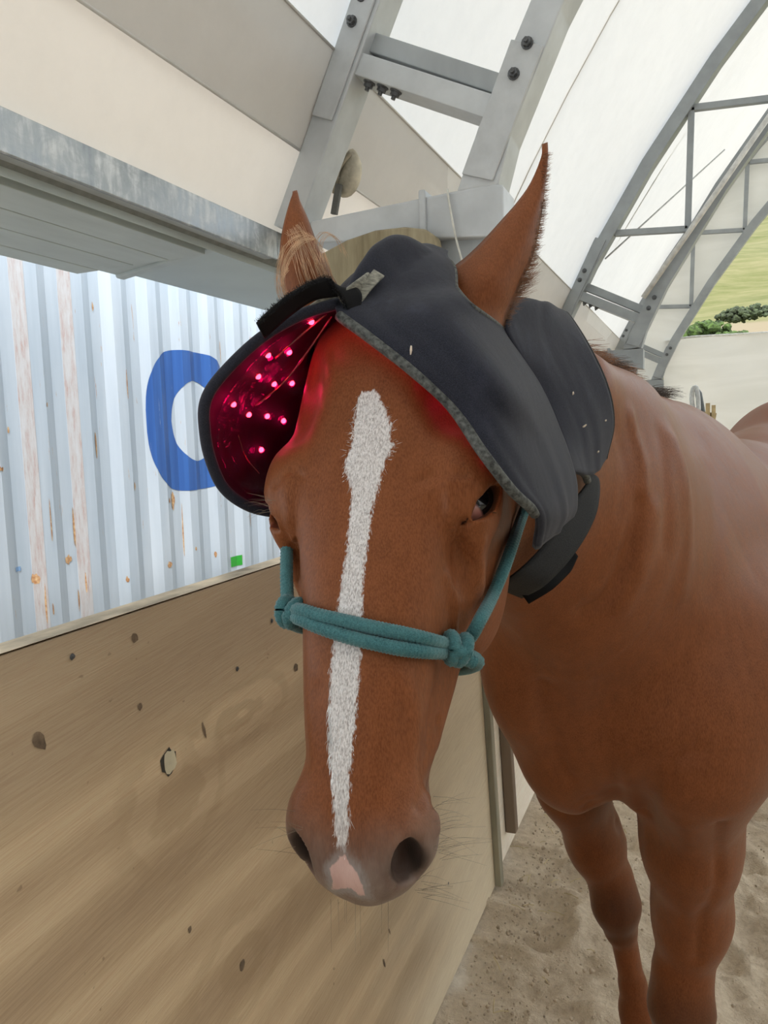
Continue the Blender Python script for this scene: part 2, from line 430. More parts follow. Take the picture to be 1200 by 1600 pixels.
    for (ya, yb, za, zb) in [(3.335, 3.372, 1.15, 1.28), (3.30, 3.318, 1.2, 1.235), (2.785, 2.80, 1.47, 1.62), (3.02, 3.028, 1.75, 1.95), (2.56, 2.60, .98, 1.03), (2.47, 2.476, 1.02, 1.3), (3.88, 3.885, 2.0, 2.22), (2.84, 2.85, 2.19, 2.25), (2.50, 2.508, 1.72, 1.75), (3.7, 3.72, .83, .87), (3.25, 3.29, .84, .88), (2.93, 2.95, .82, .86), (2.36, 2.40, .92, .98), (4.1, 4.11, .95, 1.1), (2.66, 2.668, .80, .93), (2.62, 2.628, .74, .86), (2.41, 2.418, .70, .95), (2.445, 2.452, .72, .86), (3.03, 3.045, 1.30, 1.34), (3.5, 3.515, .9, .93), (2.22, 2.25, 1.44, 1.47), (2.30, 2.31, 1.6, 1.64), (3.42, 3.428, .84, 1.2), (2.62, 2.632, 1.0, 1.3)]:
        ya, yb, za, zb = cy(ya), cy(yb), cz_(za), cz_(zb)
        c = (ya + yb) / 2; hw = (yb - ya) / 2
        def pz(y, c=c, hw=hw, za=za, zb=zb):
            f = max(0, 1 - ((y - c) / hw) ** 2); m = (za + zb) / 2
            j = float(vnoise(np.array([y * 160, za * 31, 0.]), 2)); k = float(vnoise(np.array([y * 160, zb * 31, 5.]), 3))
            return [(m - (zb - za) / 2 * math.sqrt(f) * (.75 + .5 * j), m + (zb - za) / 2 * math.sqrt(f) * (.75 + .5 * k))]
        painted('rust_patch', ya, yb, pz, t.m, dy=(yb - ya) / 12, off=.0026)
    tag(painted('sticker', cy(3.88), cy(3.985), lambda y: [(cz_(.735), cz_(.80))], simple('green_sticker', (.03, .36, .04), .4, vary=.06), off=.003), 'small bright green square sticker')
    tag(painted('sticker', cy(2.28), cy(2.31), lambda y: [(cz_(1.0), cz_(1.02))], simple('blue_mark', (.2, .35, .6), .5), off=.003), 'tiny blue mark')
build_container()

# --- galvanised eave beam and its soffit
galv = NT('galvanised'); _a = galv.noise(galv.obj((1, 2, 3)), 4, 6, .7, .8); _b = galv.noise(galv.obj((1, 6, 1.5)), 5, 4, .6)
_m = galv.mix(.5, _a, _b)
galv.set(galv.ramp(_m, [(.36, (.27, .295, .31)), (.5, (.40, .425, .44)), (.62, (.66, .68, .69))]), galv.ramp(_m, [(.4, .35), (.6, .55)]), .55, .5)
galv = galv.m
steel_lt = simple('grey_painted_steel', (.545, .57, .585), .45, .15, vary=.07, scale=6, bump=.03)
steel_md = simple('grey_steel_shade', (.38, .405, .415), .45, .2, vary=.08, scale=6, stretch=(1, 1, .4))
soffit_m = simple('soffit_grey', (.46, .51, .50), .6, .1, vary=.06, scale=8, stretch=(1, .3, 1))
def build_eave():
    root = empty('eave_beam', (-1.9, 2, 2.35))
    tag(root, 'galvanised steel eave beam with grooved grey soffit above the shipping container', 'beam')
    B = -1.775
    mb = MB(); mb.box((B - .012, -1.6, 2.352), (B, 2.96, 2.476)); mb.build('galvanised_face', galv, root, bevel=.003)
    mb = MB(); mb.box((B - .05, -1.6, 2.352), (B - .012, 2.93, 2.362)); mb.build('bottom_flange', steel_md, root)
    mb = MB(); mb.prism([(B - .035, 2.40), (B - .075, 2.40), (B - .075, 2.345), (B - .035, 2.37)], -1.6, 11); mb.build('shaded_channel', simple('channel_shade', (.24, .26, .255), .6, .2), root)  # the groove's shadow is put into the channel's dark colour
    mb = MB(); mb.prism([(B - .075, 2.315), (B - .105, 2.352), (B - .13, 2.345), (B - .13, 2.39), (B - .075, 2.40)], -1.6, 11); mb.build('rounded_lip', soffit_m, root, bevel=.004)
    # grooved soffit boards (near part, lower) and plain soffit (far part)
    xs = [(B - .13, B - .315), (B - .321, B - .505), (B - .511, B - .70), (B - .706, B - .835)]
    for a, b in xs:
        mb = MB(); mb.box((b, -1.6, 2.347), (a, 2.60, 2.315)); mb.build('soffit_board', soffit_m, root, bevel=.003)
    mb = MB(); mb.hexa([(B - .1, 2.60, 2.336), (B - .1, 2.655, 2.336), (B - .83, 2.89, 2.336), (B - .83, 2.83, 2.336), (B - .1, 2.60, 2.40), (B - .1, 2.655, 2.40), (B - .83, 2.89, 2.40), (B - .83, 2.83, 2.40)])
    mb.build('end_trim', soffit_m, root, bevel=.012, seg=3)
    mb = MB(); mb.hexa([(B - .1, 2.58, 2.351), (B - .1, 2.61, 2.351), (B - .82, 2.85, 2.351), (B - .82, 2.56, 2.351), (B - .1, 2.58, 2.37), (B - .1, 2.61, 2.37), (B - .82, 2.85, 2.37), (B - .82, 2.56, 2.37)])
    mb.build('soffit_end', soffit_m, root)
    mb = MB(); mb.box((B - .80, 2.62, 2.362), (B - .12, 11.4, 2.385)); mb.build('plain_soffit', simple('soffit_plain', (.46, .52, .51), .55, .1, vary=.03, scale=3), root, bevel=.003)
    mb = MB(); mb.box((B - .02, 2.965, 2.36), (B, 11, 2.476)); mb.build('galvanised_face', galv, root, bevel=.003)
build_eave()

# --- arch trusses.  built in the xz plane, y = 0 is the front face
def arc_pts():
    p = np.array([(-1.785, 2.50), (-1.36, 3.344), (.30, 5.75)])
    A = np.array([[2 * (p[1] - p[0])[0], 2 * (p[1] - p[0])[1]], [2 * (p[2] - p[0])[0], 2 * (p[2] - p[0])[1]]])
    bb = np.array([p[1] @ p[1] - p[0] @ p[0], p[2] @ p[2] - p[0] @ p[0]])
    c = np.linalg.solve(A, bb); R = np.linalg.norm(p[0] - c)
    return c, R
AC, AR = arc_pts()
def arc(th, off=0):   # th: angle from -x axis upwards
    return AC + (AR - off) * np.array([-math.cos(th), math.sin(th)])
TH0 = math.asin((2.50 - AC[1]) / AR)
def hexbolt(mb, c, r=.016, L=.035, d=(0, -1, 0)):
    d = nrm(d); u = nrm(np.cross(d, (.3, .2, .9))); w = np.cross(d, u)
    for (rr, l0, l1, n) in ((r * 1.55, 0, .006, 12), (r * 1.15, .006, .022, 6), (r * .55, .022, L, 8)):
        V = []
        for l in (l0, l1):
            V += [np.asarray(c) + d * l + rr * (u * math.cos(2 * math.pi * k / n) + w * math.sin(2 * math.pi * k / n)) for k in range(n)]
        mb.add(V, [tuple(range(n - 1, -1, -1)), tuple(range(n, 2 * n))] + [(k, (k + 1) % n, (k + 1) % n + n, k + n) for k in range(n)])
bolt_m = simple('bolt_steel', (.13, .135, .14), .5, .5, vary=.2, scale=80)
plate_m = simple('splice_plate', (.53, .55, .56), .5, .15, vary=.06, scale=12)
steel_far = simple('backlit_steel', (.33, .355, .365), .5, .2, vary=.08, scale=5)  # darker copy of the truss steel: backlight painted into the far trusses
def build_truss(dx, dy, dz, label, full):
    steel_lt, steel_md, plate_m = (globals()['steel_lt'], globals()['steel_md'], globals()['plate_m']) if full else (steel_far, steel_far, steel_far)
    root = empty('arch_truss', (-1.6 + dx, dy, 2.45 + dz)); tag(root, label, 'truss', 'steel arch trusses of the tent')
    o = np.array([dx, dy, dz])
    def chord(name, rails, depth, m, y0=0.0):   # rails: list of (outer xz, inner xz)
        V = []; Fc = []
        for (a, b) in rails:
            for (p, y) in ((a, y0), (b, y0), (b, y0 + depth), (a, y0 + depth)): V.append(o + [p[0], y, p[1]])
        n = len(rails)
        for i in range(n - 1):
            for k in range(4): Fc.append((4 * i + k, 4 * i + (k + 1) % 4, 4 * i + 4 + (k + 1) % 4, 4 * i + 4 + k))
        Fc += [(3, 2, 1, 0), (4 * n - 4, 4 * n - 3, 4 * n - 2, 4 * n - 1)]
        mb = MB(); mb.add(V, Fc); return mb.build(name, m, root, bevel=.006 if full else 0)
    ths = [TH0 + .00 + q * .075 for q in range(0, 16)]
    W = .122
    chord('outer_chord', [(arc(t), arc(t, W)) for t in ths], .17, steel_lt)
    # inner chord : measured foot, then along the arch
    inn = [((-.925, 2.515), (-.755, 2.515)), ((-.833, 2.743), (-.705, 2.69)), ((-.622, 3.161), (-.509, 3.107))]
    d0 = np.linalg.norm(np.array([-.622, 3.161]) - AC)
    t1 = math.atan2(3.161 - AC[1], AC[0] + .622)
    for q in range(1, 14):
        t = t1 + q * .075; off = AR - d0
        inn.append((tuple(arc(t, off)), tuple(arc(t, off + W))))
    chord('inner_chord', inn, .17, steel_lt)
    # cross beam, upper and lower member
    def b2(name, a, b, h, y0, y1, m):
        a = np.array(a); b = np.array(b); d = (b - a) / np.linalg.norm(b - a); nn = np.array([-d[1], d[0]])
        mb = MB(); V = []
        for y in (y0, y1):
            for p in (a, b, b + nn * h, a + nn * h): V.append(o + [p[0], y, p[1]])
        mb.add(V, [(0, 1, 2, 3), (7, 6, 5, 4), (0, 4, 5, 1), (1, 5, 6, 2), (2, 6, 7, 3), (3, 7, 4, 0)])
        return mb.build(name, m, root, bevel=.004 if full else 0)
    cb = b2('cross_beam', (-1.40, 3.075), (-.74, 2.745), .088, .012, .165, steel_lt)
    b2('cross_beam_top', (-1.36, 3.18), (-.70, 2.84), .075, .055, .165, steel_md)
    for q in (.13, .22, .31):
        mb = MB(); p = np.array([-1.40, 3.075]) + np.array([.66, -.33]) * q; hexbolt(mb, o + [p[0], .05, p[1]], .017, .036, (-.447, 0, -.894)); mb.build('bolt', bolt_m, cb)
    # splice plates with bolts
    def plate(name, c4, y=-.012):
        mb = MB(); V = [o + [p[0], y, p[1]] for p in c4] + [o + [p[0], y + .012, p[1]] for p in c4]
        mb.add(V, [(0, 1, 2, 3), (7, 6, 5, 4), (0, 4, 5, 1), (1, 5, 6, 2), (2, 6, 7, 3), (3, 7, 4, 0)]); return mb.build(name, plate_m, root, bevel=.004 if full else 0)
    pa = plate('splice_plate', [(-1.565, 2.925), (-1.47, 2.885), (-1.10, 3.62), (-1.205, 3.66)])
    pb = plate('splice_plate', [(-.90, 2.575), (-.775, 2.53), (-.572, 2.985), (-.695, 3.035)])
    for px, py in ((552, 36), (567, -4), (804, 118), (825, 70)):
        q = ony(px, py, 2.95); mb = MB(); hexbolt(mb, o + [q[0], -.012, q[2]], .015, .036); mb.build('bolt', bolt_m, pa if px < 700 else pb)
    # bracket the inner chord stands on
    mb = MB(); V = []
    prof = [(-1.60, 2.40), (-.735, 2.315), (-.735, 2.512), (-.78, 2.525), (-1.60, 2.492)]
    V = [o + [x, 0.0, z] for x, z in prof] + [o + [x, .19, z] for x, z in prof]; n = 5
    mb.add(V, [tuple(range(n)), tuple(range(2 * n - 1, n - 1, -1))] + [(i, i + n, (i + 1) % n + n, (i + 1) % n) for i in range(n)])
    mb.build('base_bracket', steel_lt, root, bevel=.01 if full else 0, seg=3)
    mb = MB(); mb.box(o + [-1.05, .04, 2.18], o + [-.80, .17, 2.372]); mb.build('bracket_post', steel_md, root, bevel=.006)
    mb = MB(); mb.box(o + [-1.085, -.018, 2.33], o + [-1.055, .12, 2.54]); mb.build('bracket_rib', steel_lt, root, bevel=.008, seg=3)
    # zigzag web
    ri = d0
    def on_inner_z(z): return np.array([AC[0] - math.sqrt(ri ** 2 - (z - AC[1]) ** 2), z])
    def on_outer_x(x): return np.array([x, AC[1] + math.sqrt((AR - W) ** 2 - (x - AC[0]) ** 2)])
    A = np.array([-1.02, 3.44]); A = on_outer_x(A[0])
    for k in range(6):
        Bk = on_inner_z(A[1] - .05); A2 = on_outer_x(Bk[0] + .02)
        for (p, q) in ((A, Bk), (A2, Bk)):
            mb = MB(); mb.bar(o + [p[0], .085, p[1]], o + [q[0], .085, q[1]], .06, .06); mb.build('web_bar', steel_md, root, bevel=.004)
        A = A2
        if A[0] > AC[0] - 2.6: break
    return root
build_truss(0, 2.95, 0, 'nearest grey steel arch truss with bolted splice plates above the horse', True)
build_truss(.16, 8.0, -.17, 'middle grey steel arch truss with zigzag webs behind the horse', False)
build_truss(.12, 12.9, -.20, 'farthest grey steel arch truss standing at the fabric end wall', False)

# --- fabric roof
def fabric(name, c, trans, tcol=None):
    t = NT(name); a = t.noise(t.obj((1, 1, 1)), .9, 3); b = t.noise(t.obj((1, 1, 1)), 7, 5, .7); 
    col = t.mix(.3, t.ramp(a, [(.35, tuple(x * .93 for x in c)), (.65, c)]), t.ramp(b, [(.3, tuple(x * .85 for x in c)), (.6, c)]))
    t.set(col, .75, 0, .1)
    t.bump(a, .5, .06)
    tr = t.n('ShaderNodeBsdfTranslucent'); t.put(tr, 0, tcol or c)
    mx = t.n('ShaderNodeMixShader'); mx.inputs[0].default_value = trans
    t.l(t.b.outputs[0], mx.inputs[1]); t.l(tr.outputs[0], mx.inputs[2]); t.l(mx.outputs[0], t.out.inputs[0])
    return t.m
fab_hi = fabric('white_membrane', (.86, .855, .83), .222, (.92, .905, .875))
fab_lo = fabric('dusty_membrane', (.80, .735, .655), .195, (.90, .79, .67))
fab_band = fabric('doubled_membrane', (.70, .685, .66), .135, (.7, .68, .64))
def roof_z(y): return -.034 * max(0, y - 2.95) if y < 8 else -.17
def roof_dx(y): return .032 * max(0, min(5.05, y - 2.95))
def build_roof():
    root = empty('ceiling', (0, 3, 5)); tag(root, kind='structure')
    def shell(name, th, off, y0, y1, m, ny=24, sag=.0):
        V = []; ys = np.linspace(y0, y1, ny)
        for y in ys:
            for t in th:
                s = sag * math.sin(math.pi * (y - y0) / (y1 - y0))
                p = arc(t, off + s) if t <= math.pi / 2 else arc(t, off + s)
                V.append((p[0] + roof_dx(y), y, p[1] + roof_z(y)))
        n = len(th)
        Fc = [(j * n + i, (j + 1) * n + i, (j + 1) * n + i + 1, j * n + i + 1) for j in range(ny - 1) for i in range(n - 1)]
        o = link(name, mesh(name, V, Fc, True), m, root); return o
    tb0 = math.asin((2.80 - AC[1]) / AR); tb1 = math.asin((3.17 - AC[1]) / AR)
    top = math.pi - TH0
    for y0, y1 in ((-9, 3.0), (3.0, 8.05), (8.05, 13.1)):
        shell('lower_fabric', np.linspace(TH0 - .004, tb0 + .02, 8), -.02, y0, y1, fab_lo, 14)
        shell('fabric_band', np.linspace(tb0, tb1, 8), .004, y0, y1, fab_band, 14)
        shell('roof_fabric', np.linspace(tb1 - .01, top, 60), -.02, y0, y1, fab_hi, 20, .03)
        # hem rolls of the band
        for tt, r in ((tb0, .006), (tb1, .006)):
            pts = [(*(arc(tt, .006) + [roof_dx(y), 0])[:1], y, arc(tt, .006)[1] + roof_z(y)) for y in np.linspace(y0, y1, 12)]
            mb = MB(); mb.tube(pts, r, 6); mb.build('hem', fab_band, root, smooth=True)
    # seams of the roof
    seam = fabric('seam_fabric', (.66, .65, .61), .12)
    for th, y in ((None, 5.5),):
        pts = []
        for t in np.linspace(TH0 + .05, 1.5, 30):
            p = arc(t, .0); pts.append((p[0] + roof_dx(y), y, p[1] + roof_z(y)))
        mb = MB(); mb.tube(pts, .014, 4); mb.build('seam', seam, root, smooth=True)
    return root
build_roof()

def build_unseen_walls():
    xr = 2 * AC[0] + 1.78
    m = simple('unseen_wall_ply', (.36, .32, .27), .8, vary=.15, scale=2)
    root = empty('unseen_wall_right', (xr, 2, 0)); tag(root, kind='structure')  # unseen side wall, added to cut the fill from the right
    mb = MB(); mb.box((xr, -9, 0), (xr + .1, 13.2, 2.6)); mb.build('unseen_wall_sheet', m, root)
    root = empty('unseen_wall_front', (3, -9, 0)); tag(root, kind='structure')  # unseen end wall, added behind the camera to hold back front light
    pts = [arc(t) for t in np.linspace(TH0, math.pi - TH0, 40)]
    mb = MB(); mb.prism([(-3.1, 0), (-3.1, 2.5)] + [tuple(q) for q in pts] + [(xr, 0)], -9.08, -9.0); mb.build('blocking_sheet', simple('blocking_sheet_dark', (.22, .22, .21), .8, vary=.1, scale=1), root)
build_unseen_walls()
# --- fabric end wall, hillside outside
def build_end():
    root = empty('wall_back', (2, 13.1, 0)); tag(root, kind='structure')
    t = NT('end_curtain'); a = t.noise(t.obj((.5, 1, 2.2)), 1.1, 3, .5, 1.0); b = t.noise(t.obj((1, 1, 1)), 12, 3)
    t.set(t.ramp(a, [(.3, (.66, .645, .59)), (.7, (.80, .785, .74))]), .8, 0, .1)
    tr = t.n('ShaderNodeBsdfTranslucent'); t.put(tr, 0, (.85, .83, .77)); mx = t.n('ShaderNodeMixShader'); mx.inputs[0].default_value = .24
    t.l(t.b.outputs[0], mx.inputs[1]); t.l(tr.outputs[0], mx.inputs[2]); t.l(mx.outputs[0], t.out.inputs[0])
    xs = np.linspace(-.62, 7.5, 90); zs = np.linspace(0, 1, 30); V = []
    for f in zs:
        for x in xs:
            ztop = 2.985 - .035 * math.sin((x + .62) * .9) - .06 * math.exp(-((x + .62) / .25) ** 2)
            y = 13.1 + .05 * math.sin(x * 2.3 + f * 1.2) * (1 - .5 * f) + .035 * math.sin(x * 1.1 + f * 9 + math.sin(x * 3)) + .02 * float(vnoise(np.array([x * 1.5, f * 8, 0.]), 4))
            V.append((x, y, ztop * f))
    n = len(xs); Fc = [(j * n + i, j * n + i + 1, (j + 1) * n + i + 1, (j + 1) * n + i) for j in range(29) for i in range(n - 1)]
    link('fabric_curtain', mesh('fabric_curtain', V, Fc, True), t.m, root)
    mb = MB(); mb.tube([(x, 13.1, 2.985 - .035 * math.sin((x + .62) * .9) - .06 * math.exp(-((x + .62) / .25) ** 2) + .012) for x in xs], .018, 6); mb.build('curtain_rail', simple('curtain_hem', (.8, .8, .76), .7), root, smooth=True)
    # side sheet between the container end and the curtain
    mb = MB(); mb.box((-2.6, 13.08, 0), (-.63, 13.1, 2.3)); mb.build('fabric_side', t.m, root)
    # gable fabric closing the space between the roof and the last inner chord
    d0 = np.linalg.norm(np.array([-.622, 3.161]) - AC); V = []; Fc = []
    for k in range(40):
        th = TH0 - .02 + k * .03; a = arc(th, -.02); b = AC + (d0 - .06) * np.array([-math.cos(th), math.sin(th)])
        for q in np.linspace(0, 1, 5):
            p = a + (b - a) * q; V.append((p[0] + .15, 13.09 + .015 * math.sin(k * .9 + q * 3), p[1] - .19))
    Fc = [(i * 5 + j, i * 5 + j + 1, (i + 1) * 5 + j + 1, (i + 1) * 5 + j) for i in range(39) for j in range(4)]
    link('gable_fabric', mesh('gable_fabric', V, Fc, True), t.m, root)
build_end()
def build_hill():
    xs = np.linspace(-60, 90, 80); ys = np.concatenate([np.linspace(15, 60, 30), np.linspace(63, 190, 45)])
    X, Y = np.meshgrid(xs, ys, indexing='ij'); q = np.stack([X * .05, Y * .05, 0 * X], -1)
    Z = np.where(Y < 32, (Y - 15) * .10 - .5, 1.2 + (Y - 32) * .335) + 1.3 * vnoise(q, 3) * np.clip((Y - 30) / 30, 0, 1) + .35 * vnoise(q * 5, 5) * np.clip((Y - 25) / 30, 0, 1)
    Z = np.minimum(Z, 39 + 2 * vnoise(q * .7, 8)) 
    nx, ny = X.shape; idx = np.arange(nx * ny).reshape(nx, ny)
    Q = np.stack([idx[:-1, :-1], idx[1:, :-1], idx[1:, 1:], idx[:-1, 1:]], -1).reshape(-1, 4)
    t = NT('hill_grass'); v = t.obj((.35, 1.2, 1.2)); a = t.noise(v, .22, 6, .68); b = t.noise(t.obj((.3, 1, 1)), 1.1, 5, .7)
    col = t.mix(.5, t.ramp(a, [(.35, (0.09, 0.1, 0.032)), (.5, (0.142, 0.14, 0.055)), (.66, (0.195, 0.169, 0.09))]), t.ramp(b, [(.35, (0.09, 0.1, 0.034)), (.65, (0.195, 0.174, 0.092))]))
    z = t.sep(t.obj())[2]
    col = t.mix(t.smooth(t.math('ABSOLUTE', t.math('SUBTRACT', z, 7.6)), .9, .4), col, (0.201, 0.164, 0.106))
    t.set(col, .95, 0, .1)
    o = link('hillside', qmesh('hillside', np.stack([X, Y, Z], -1).reshape(-1, 3), Q), t.m); tag(o, 'sunlit grassy hillside seen through the open gable', kind='structure')
    r = np.random.default_rng(5)
    def bush(x, y, z, s, c, label):
        mb = MB()
        for k in range(110):
            a = r.uniform(0, 6.28); e = r.uniform(0, 1); cx = np.array([x + s * e * math.cos(a) * 1.1, y + s * e * math.sin(a) * .6, z + s * r.uniform(.05, .75) * math.sqrt(1 - .85 * e * e)])
            R = s * r.uniform(.10, .22); th = np.linspace(0, math.pi, 6); V = []
            for i in th:
                for j in np.arange(8) * math.pi / 4: V.append(cx + R * r.uniform(.75, 1.15) * np.array([math.sin(i) * math.cos(j), math.sin(i) * math.sin(j), math.cos(i) * .8]))
            mb.add(V, [(i * 8 + j, i * 8 + (j + 1) % 8, (i + 1) * 8 + (j + 1) % 8, (i + 1) * 8 + j) for i in range(5) for j in range(8)])
        o = mb.build('bush', simple('bush_leaves', c, .9, vary=.45, scale=5, bump=.6, bdist=.2), None); tag(o, label, 'bush', 'bushes on the hillside')
    def at(px, py, y): q = ony(px, py, y); return q
    q = at(1106, 522, 40); bush(q[0], 40, q[2] - .6, 1.55, (0.058, 0.1, 0.018), 'bright green bush just above the curtain wall')
    q = at(1150, 494, 46); bush(q[0], 46, q[2] - .3, .95, (0.053, 0.069, 0.029), 'dark olive bush on the hillside track')
    q = at(1176, 487, 46); bush(q[0], 46, q[2] - .3, .85, (0.058, 0.077, 0.034), 'grey-green bush at the photo edge on the hillside track')
build_hill()

# --- things around the structure
def build_extras():
    # round-topped board behind the head
    root = None
    V = []; pr = [(-1.56, 2.0), (-.98, 2.0), (-.975, 2.25), (-.99, 2.33), (-1.03, 2.362), (-1.12, 2.383), (-1.25, 2.387), (-1.38, 2.365), (-1.5, 2.325), (-1.56, 2.29)]
    mb = MB(); mb.prism(pr, 2.86, 2.93)
    t = NT('weathered_board'); a = t.noise(t.obj((6, 1, .7)), 5, 5, .65); b = t.noise(t.obj(), 3, 3)
    t.set(t.mix(.4, t.ramp(a, [(.3, (.19, .15, .09)), (.55, (.33, .28, .18)), (.75, (.43, .37, .25))]), t.ramp(b, [(.3, (.2, .17, .1)), (.7, (.42, .37, .26))])), .85, 0, .2)
    o = mb.build('round_top_board', t.m, None, bevel=.008); tag(o, 'weathered brown wooden board with rounded top fixed under the truss bracket', 'board')
    # rolled strap beside the near chord
    root = empty('fabric_roll', (-1.42, 3.3, 2.6)); tag(root, 'dusty cream rolled fabric bundle tied beside the near truss', 'fabric roll')
    c = ony(540, 262, 3.35); mb = MB()
    pts = spline([c + [-.03, 0, .10], c + [.0, 0, .05], c + [.025, 0, -.01], c + [.0, .01, -.075], c + [-.045, .02, -.105]], 14)
    mb.tube(pts, np.array([.03, .045, .055, .058, .06, .06, .061, .06, .06, .058, .055, .05, .043, .03]) * .95, 14)
    mb.build('roll', simple('roll_canvas', (.56, .51, .40), .9, vary=.25, scale=12, bump=.3), root, smooth=True)
    mb = MB(); mb.tube(spline([c + [.05, -.05, .04], c + [.02, -.07, .0], c + [-.02, -.06, -.05], c + [-.05, -.03, -.12]], 10), .012, 6); mb.build('tie_strap', simple('tie', (.35, .31, .23), .9), root, smooth=True)
    a = ony(530, 288, 3.3); b = ony(522, 335, 3.3); mb = MB(); mb.bar(a, b, .03, .02); mb.build('hanging_strap', simple('dark_strap', (.13, .13, .12), .8), root)
    # thin white cord over the bracket
    pts = [ony(x, y, yy) for x, y, yy in ((699, 296, 2.94), (702, 318, 2.925), (707, 345, 2.925), (713, 375, 2.93), (722, 408, 2.93), (730, 440, 2.93))]
    mb = MB(); mb.tube(spline(pts, 18), .0045, 6); tag(mb.build('white_cord', simple('cord', (.66, .66, .60), .8), None, smooth=True), 'thin off-white cord hanging over the truss bracket', 'cord')
    # guy wires in the far bay and the pale conduit on the middle truss
    for nm, a, b, y0, y1, r, c, lab, cat in (('bracing_cable', (946, 404), (1132, 234), 8.0, 10.5, .009, (.42, .43, .42), 'thin grey bracing cable crossing the middle truss bay', 'cable'),
                                   ('bracing_cable', (960, 385), (1195, 0), 9.0, 9.0, .008, (.72, .71, .67), 'pale thin cable running up the roof behind the middle truss', 'cable'),
                                   ('conduit_pipe', (1005, 465), (1210, 170), 7.93, 7.93, .026, (.66, .66, .63), 'pale round conduit pipe fixed along the middle truss', 'pipe')):
        mb = MB(); p = ony(*a, y0); q = ony(*b, y1); mb.tube([p, (p + q) / 2, q], r, 8); tag(mb.build(nm, simple(nm + '_m', c, .5), None, smooth=True), lab, cat)
    # folding chair back and wooden rack beyond the horse
    root = empty('grey_hoop', (0, 11, 0)); tag(root, 'tall pale grey hoop standing by the end curtain beyond the horse', 'hoop')
    def q(px, py, y=11.0): return ony(px, py, y)
    mb = MB(); mb.tube(spline([q(1090, 700) * [1, 1, 0], q(1090, 700), q(1086, 660), q(1081, 625), q(1083, 608), q(1088, 606), q(1091, 625), q(1092, 660), q(1094, 700), q(1096, 700) * [1, 1, 0]], 30), .03, 8); mb.build('rim', simple('pale_rim', (.55, .57, .57), .5), root, smooth=True)
    mb = MB(); mb.tube(spline([q(1090, 608, 11.1), q(1094, 630, 11.1), q(1099, 660, 11.1), q(1102, 700, 11.1), q(1104, 700, 11.1) * [1, 1, 0]], 14), [.02] + [.045] * 13, 8); mb.build('dark_side', simple('dark_rim', (.10, .12, .13), .6), root, smooth=True)
    root = empty('wooden_rack', (.1, 10.8, 0)); tag(root, 'small tan wooden rack with upright posts behind the horse', 'rack')
    wm = simple('tan_wood', (.47, .36, .19), .8, scale=10)
    for x, y0, w in ((1106, 630, .055), (1115, 633, .05), (1098, 645, .06)):
        mb = MB(); mb.bar(q(x, y0, 10.8), q(x + 1, 720, 10.8) * [1, 1, 0], w, w); mb.build('post', wm, root)
    mb = MB(); mb.bar(q(1094, 652, 10.85), q(1118, 655, 10.85), .16, .03); mb.build('board', wm, root)
build_extras()
# ================================================================== the horse (implicit surface -> one mesh)
F0 = P(573, 640, .665); N0 = P(538, 1330, .565)
HA = nrm(N0 - F0); _n = -CF * .94 - CR * .31 + CU * .2
HW = nrm(_n - HA * (_n @ HA)); HU = np.cross(HW, HA)
def H(u, v, w): return F0 + HU * u + HA * v + HW * w
def to_head(p):
    q = p - F0; return np.stack([q @ HU, q @ HA, q @ HW], -1)
def smin(a, b, k):
    h = np.clip(.5 + .5 * (b - a) / k, 0, 1); return b * (1 - h) + a * h - k * h * (1 - h)
def smax(a, b, k): return -smin(-a, -b, k)
def ell(p, c, r, R=None):
    q = p - np.asarray(c)
    if R is not None: q = q @ np.asarray(R).T
    r = np.asarray(r); k0 = np.linalg.norm(q / r, axis=-1); k1 = np.linalg.norm(q / (r * r), axis=-1) + 1e-9
    return k0 * (k0 - 1) / k1
def cap(p, a, b, ra, rb=None):
    a = np.asarray(a, float); b = np.asarray(b, float); rb = ra if rb is None else rb
    d = b - a; t = np.clip(((p - a) @ d) / (d @ d), 0, 1)
    return np.linalg.norm(p - a - t[..., None] * d, axis=-1) - (ra + (rb - ra) * t)
def tube(p, pts, ra, rb, sides, k=.02):
    """elliptic tube; ra along 'side', rb across"""
    out = None
    for i in range(len(pts) - 1):
        a = np.asarray(pts[i], float); b = np.asarray(pts[i + 1], float); d = b - a; L = np.linalg.norm(d); e = d / L
        t = np.clip(((p - a) @ e) / L, 0, 1)
        q = p - a - t[..., None] * d
        s0 = np.asarray(sides[i], float); s1 = np.asarray(sides[i + 1], float)
        s = nrm(s0 + s1); s = nrm(s - e * (s @ e)); up = np.cross(e, s)
        x = q @ s; y = q @ up; z = q @ e
        A = ra[i] + (ra[i + 1] - ra[i]) * t; B = rb[i] + (rb[i + 1] - rb[i]) * t; m = np.minimum(A, B)
        r = np.sqrt((x / A) ** 2 + (y / B) ** 2 + (z / m) ** 2); g = np.sqrt((x / A ** 2) ** 2 + (y / B ** 2) ** 2 + (z / m ** 2) ** 2) + 1e-9
        f = r * (r - 1) / g
        out = f if out is None else smin(out, f, k)
    return out
# head sections: v, w_top, w_mid, w_bot, half width, exponent
HS = np.array([
    (-.225, -.095, -.13, -.20, .040, 2.0),
    (-.18, -.052, -.11, -.22, .060, 2.0),
    (-.12, -.018, -.085, -.235, .078, 2.2),
    (-.05, .004, -.078, -.25, .092, 2.3),
    (.02, .006, -.076, -.258, .099, 2.35),
    (.08, .003, -.072, -.255, .096, 2.5),
    (.13, .002, -.070, -.235, .084, 2.8),
    (.18, .002, -.066, -.20, .0715, 2.9),
    (.24, .003, -.060, -.158, .0605, 2.8),
    (.29, .002, -.055, -.135, .0530, 2.6),
    (.325, .000, -.054, -.128, .0475, 2.4),
    (.354, -.005, -.054, -.126, .0450, 2.3),
    (.379, -.018, -.058, -.120, .037, 2.2),
    (.397, -.032, -.062, -.108, .028, 2.0),
    (.411, -.050, -.066, -.090, .014, 2.0)])
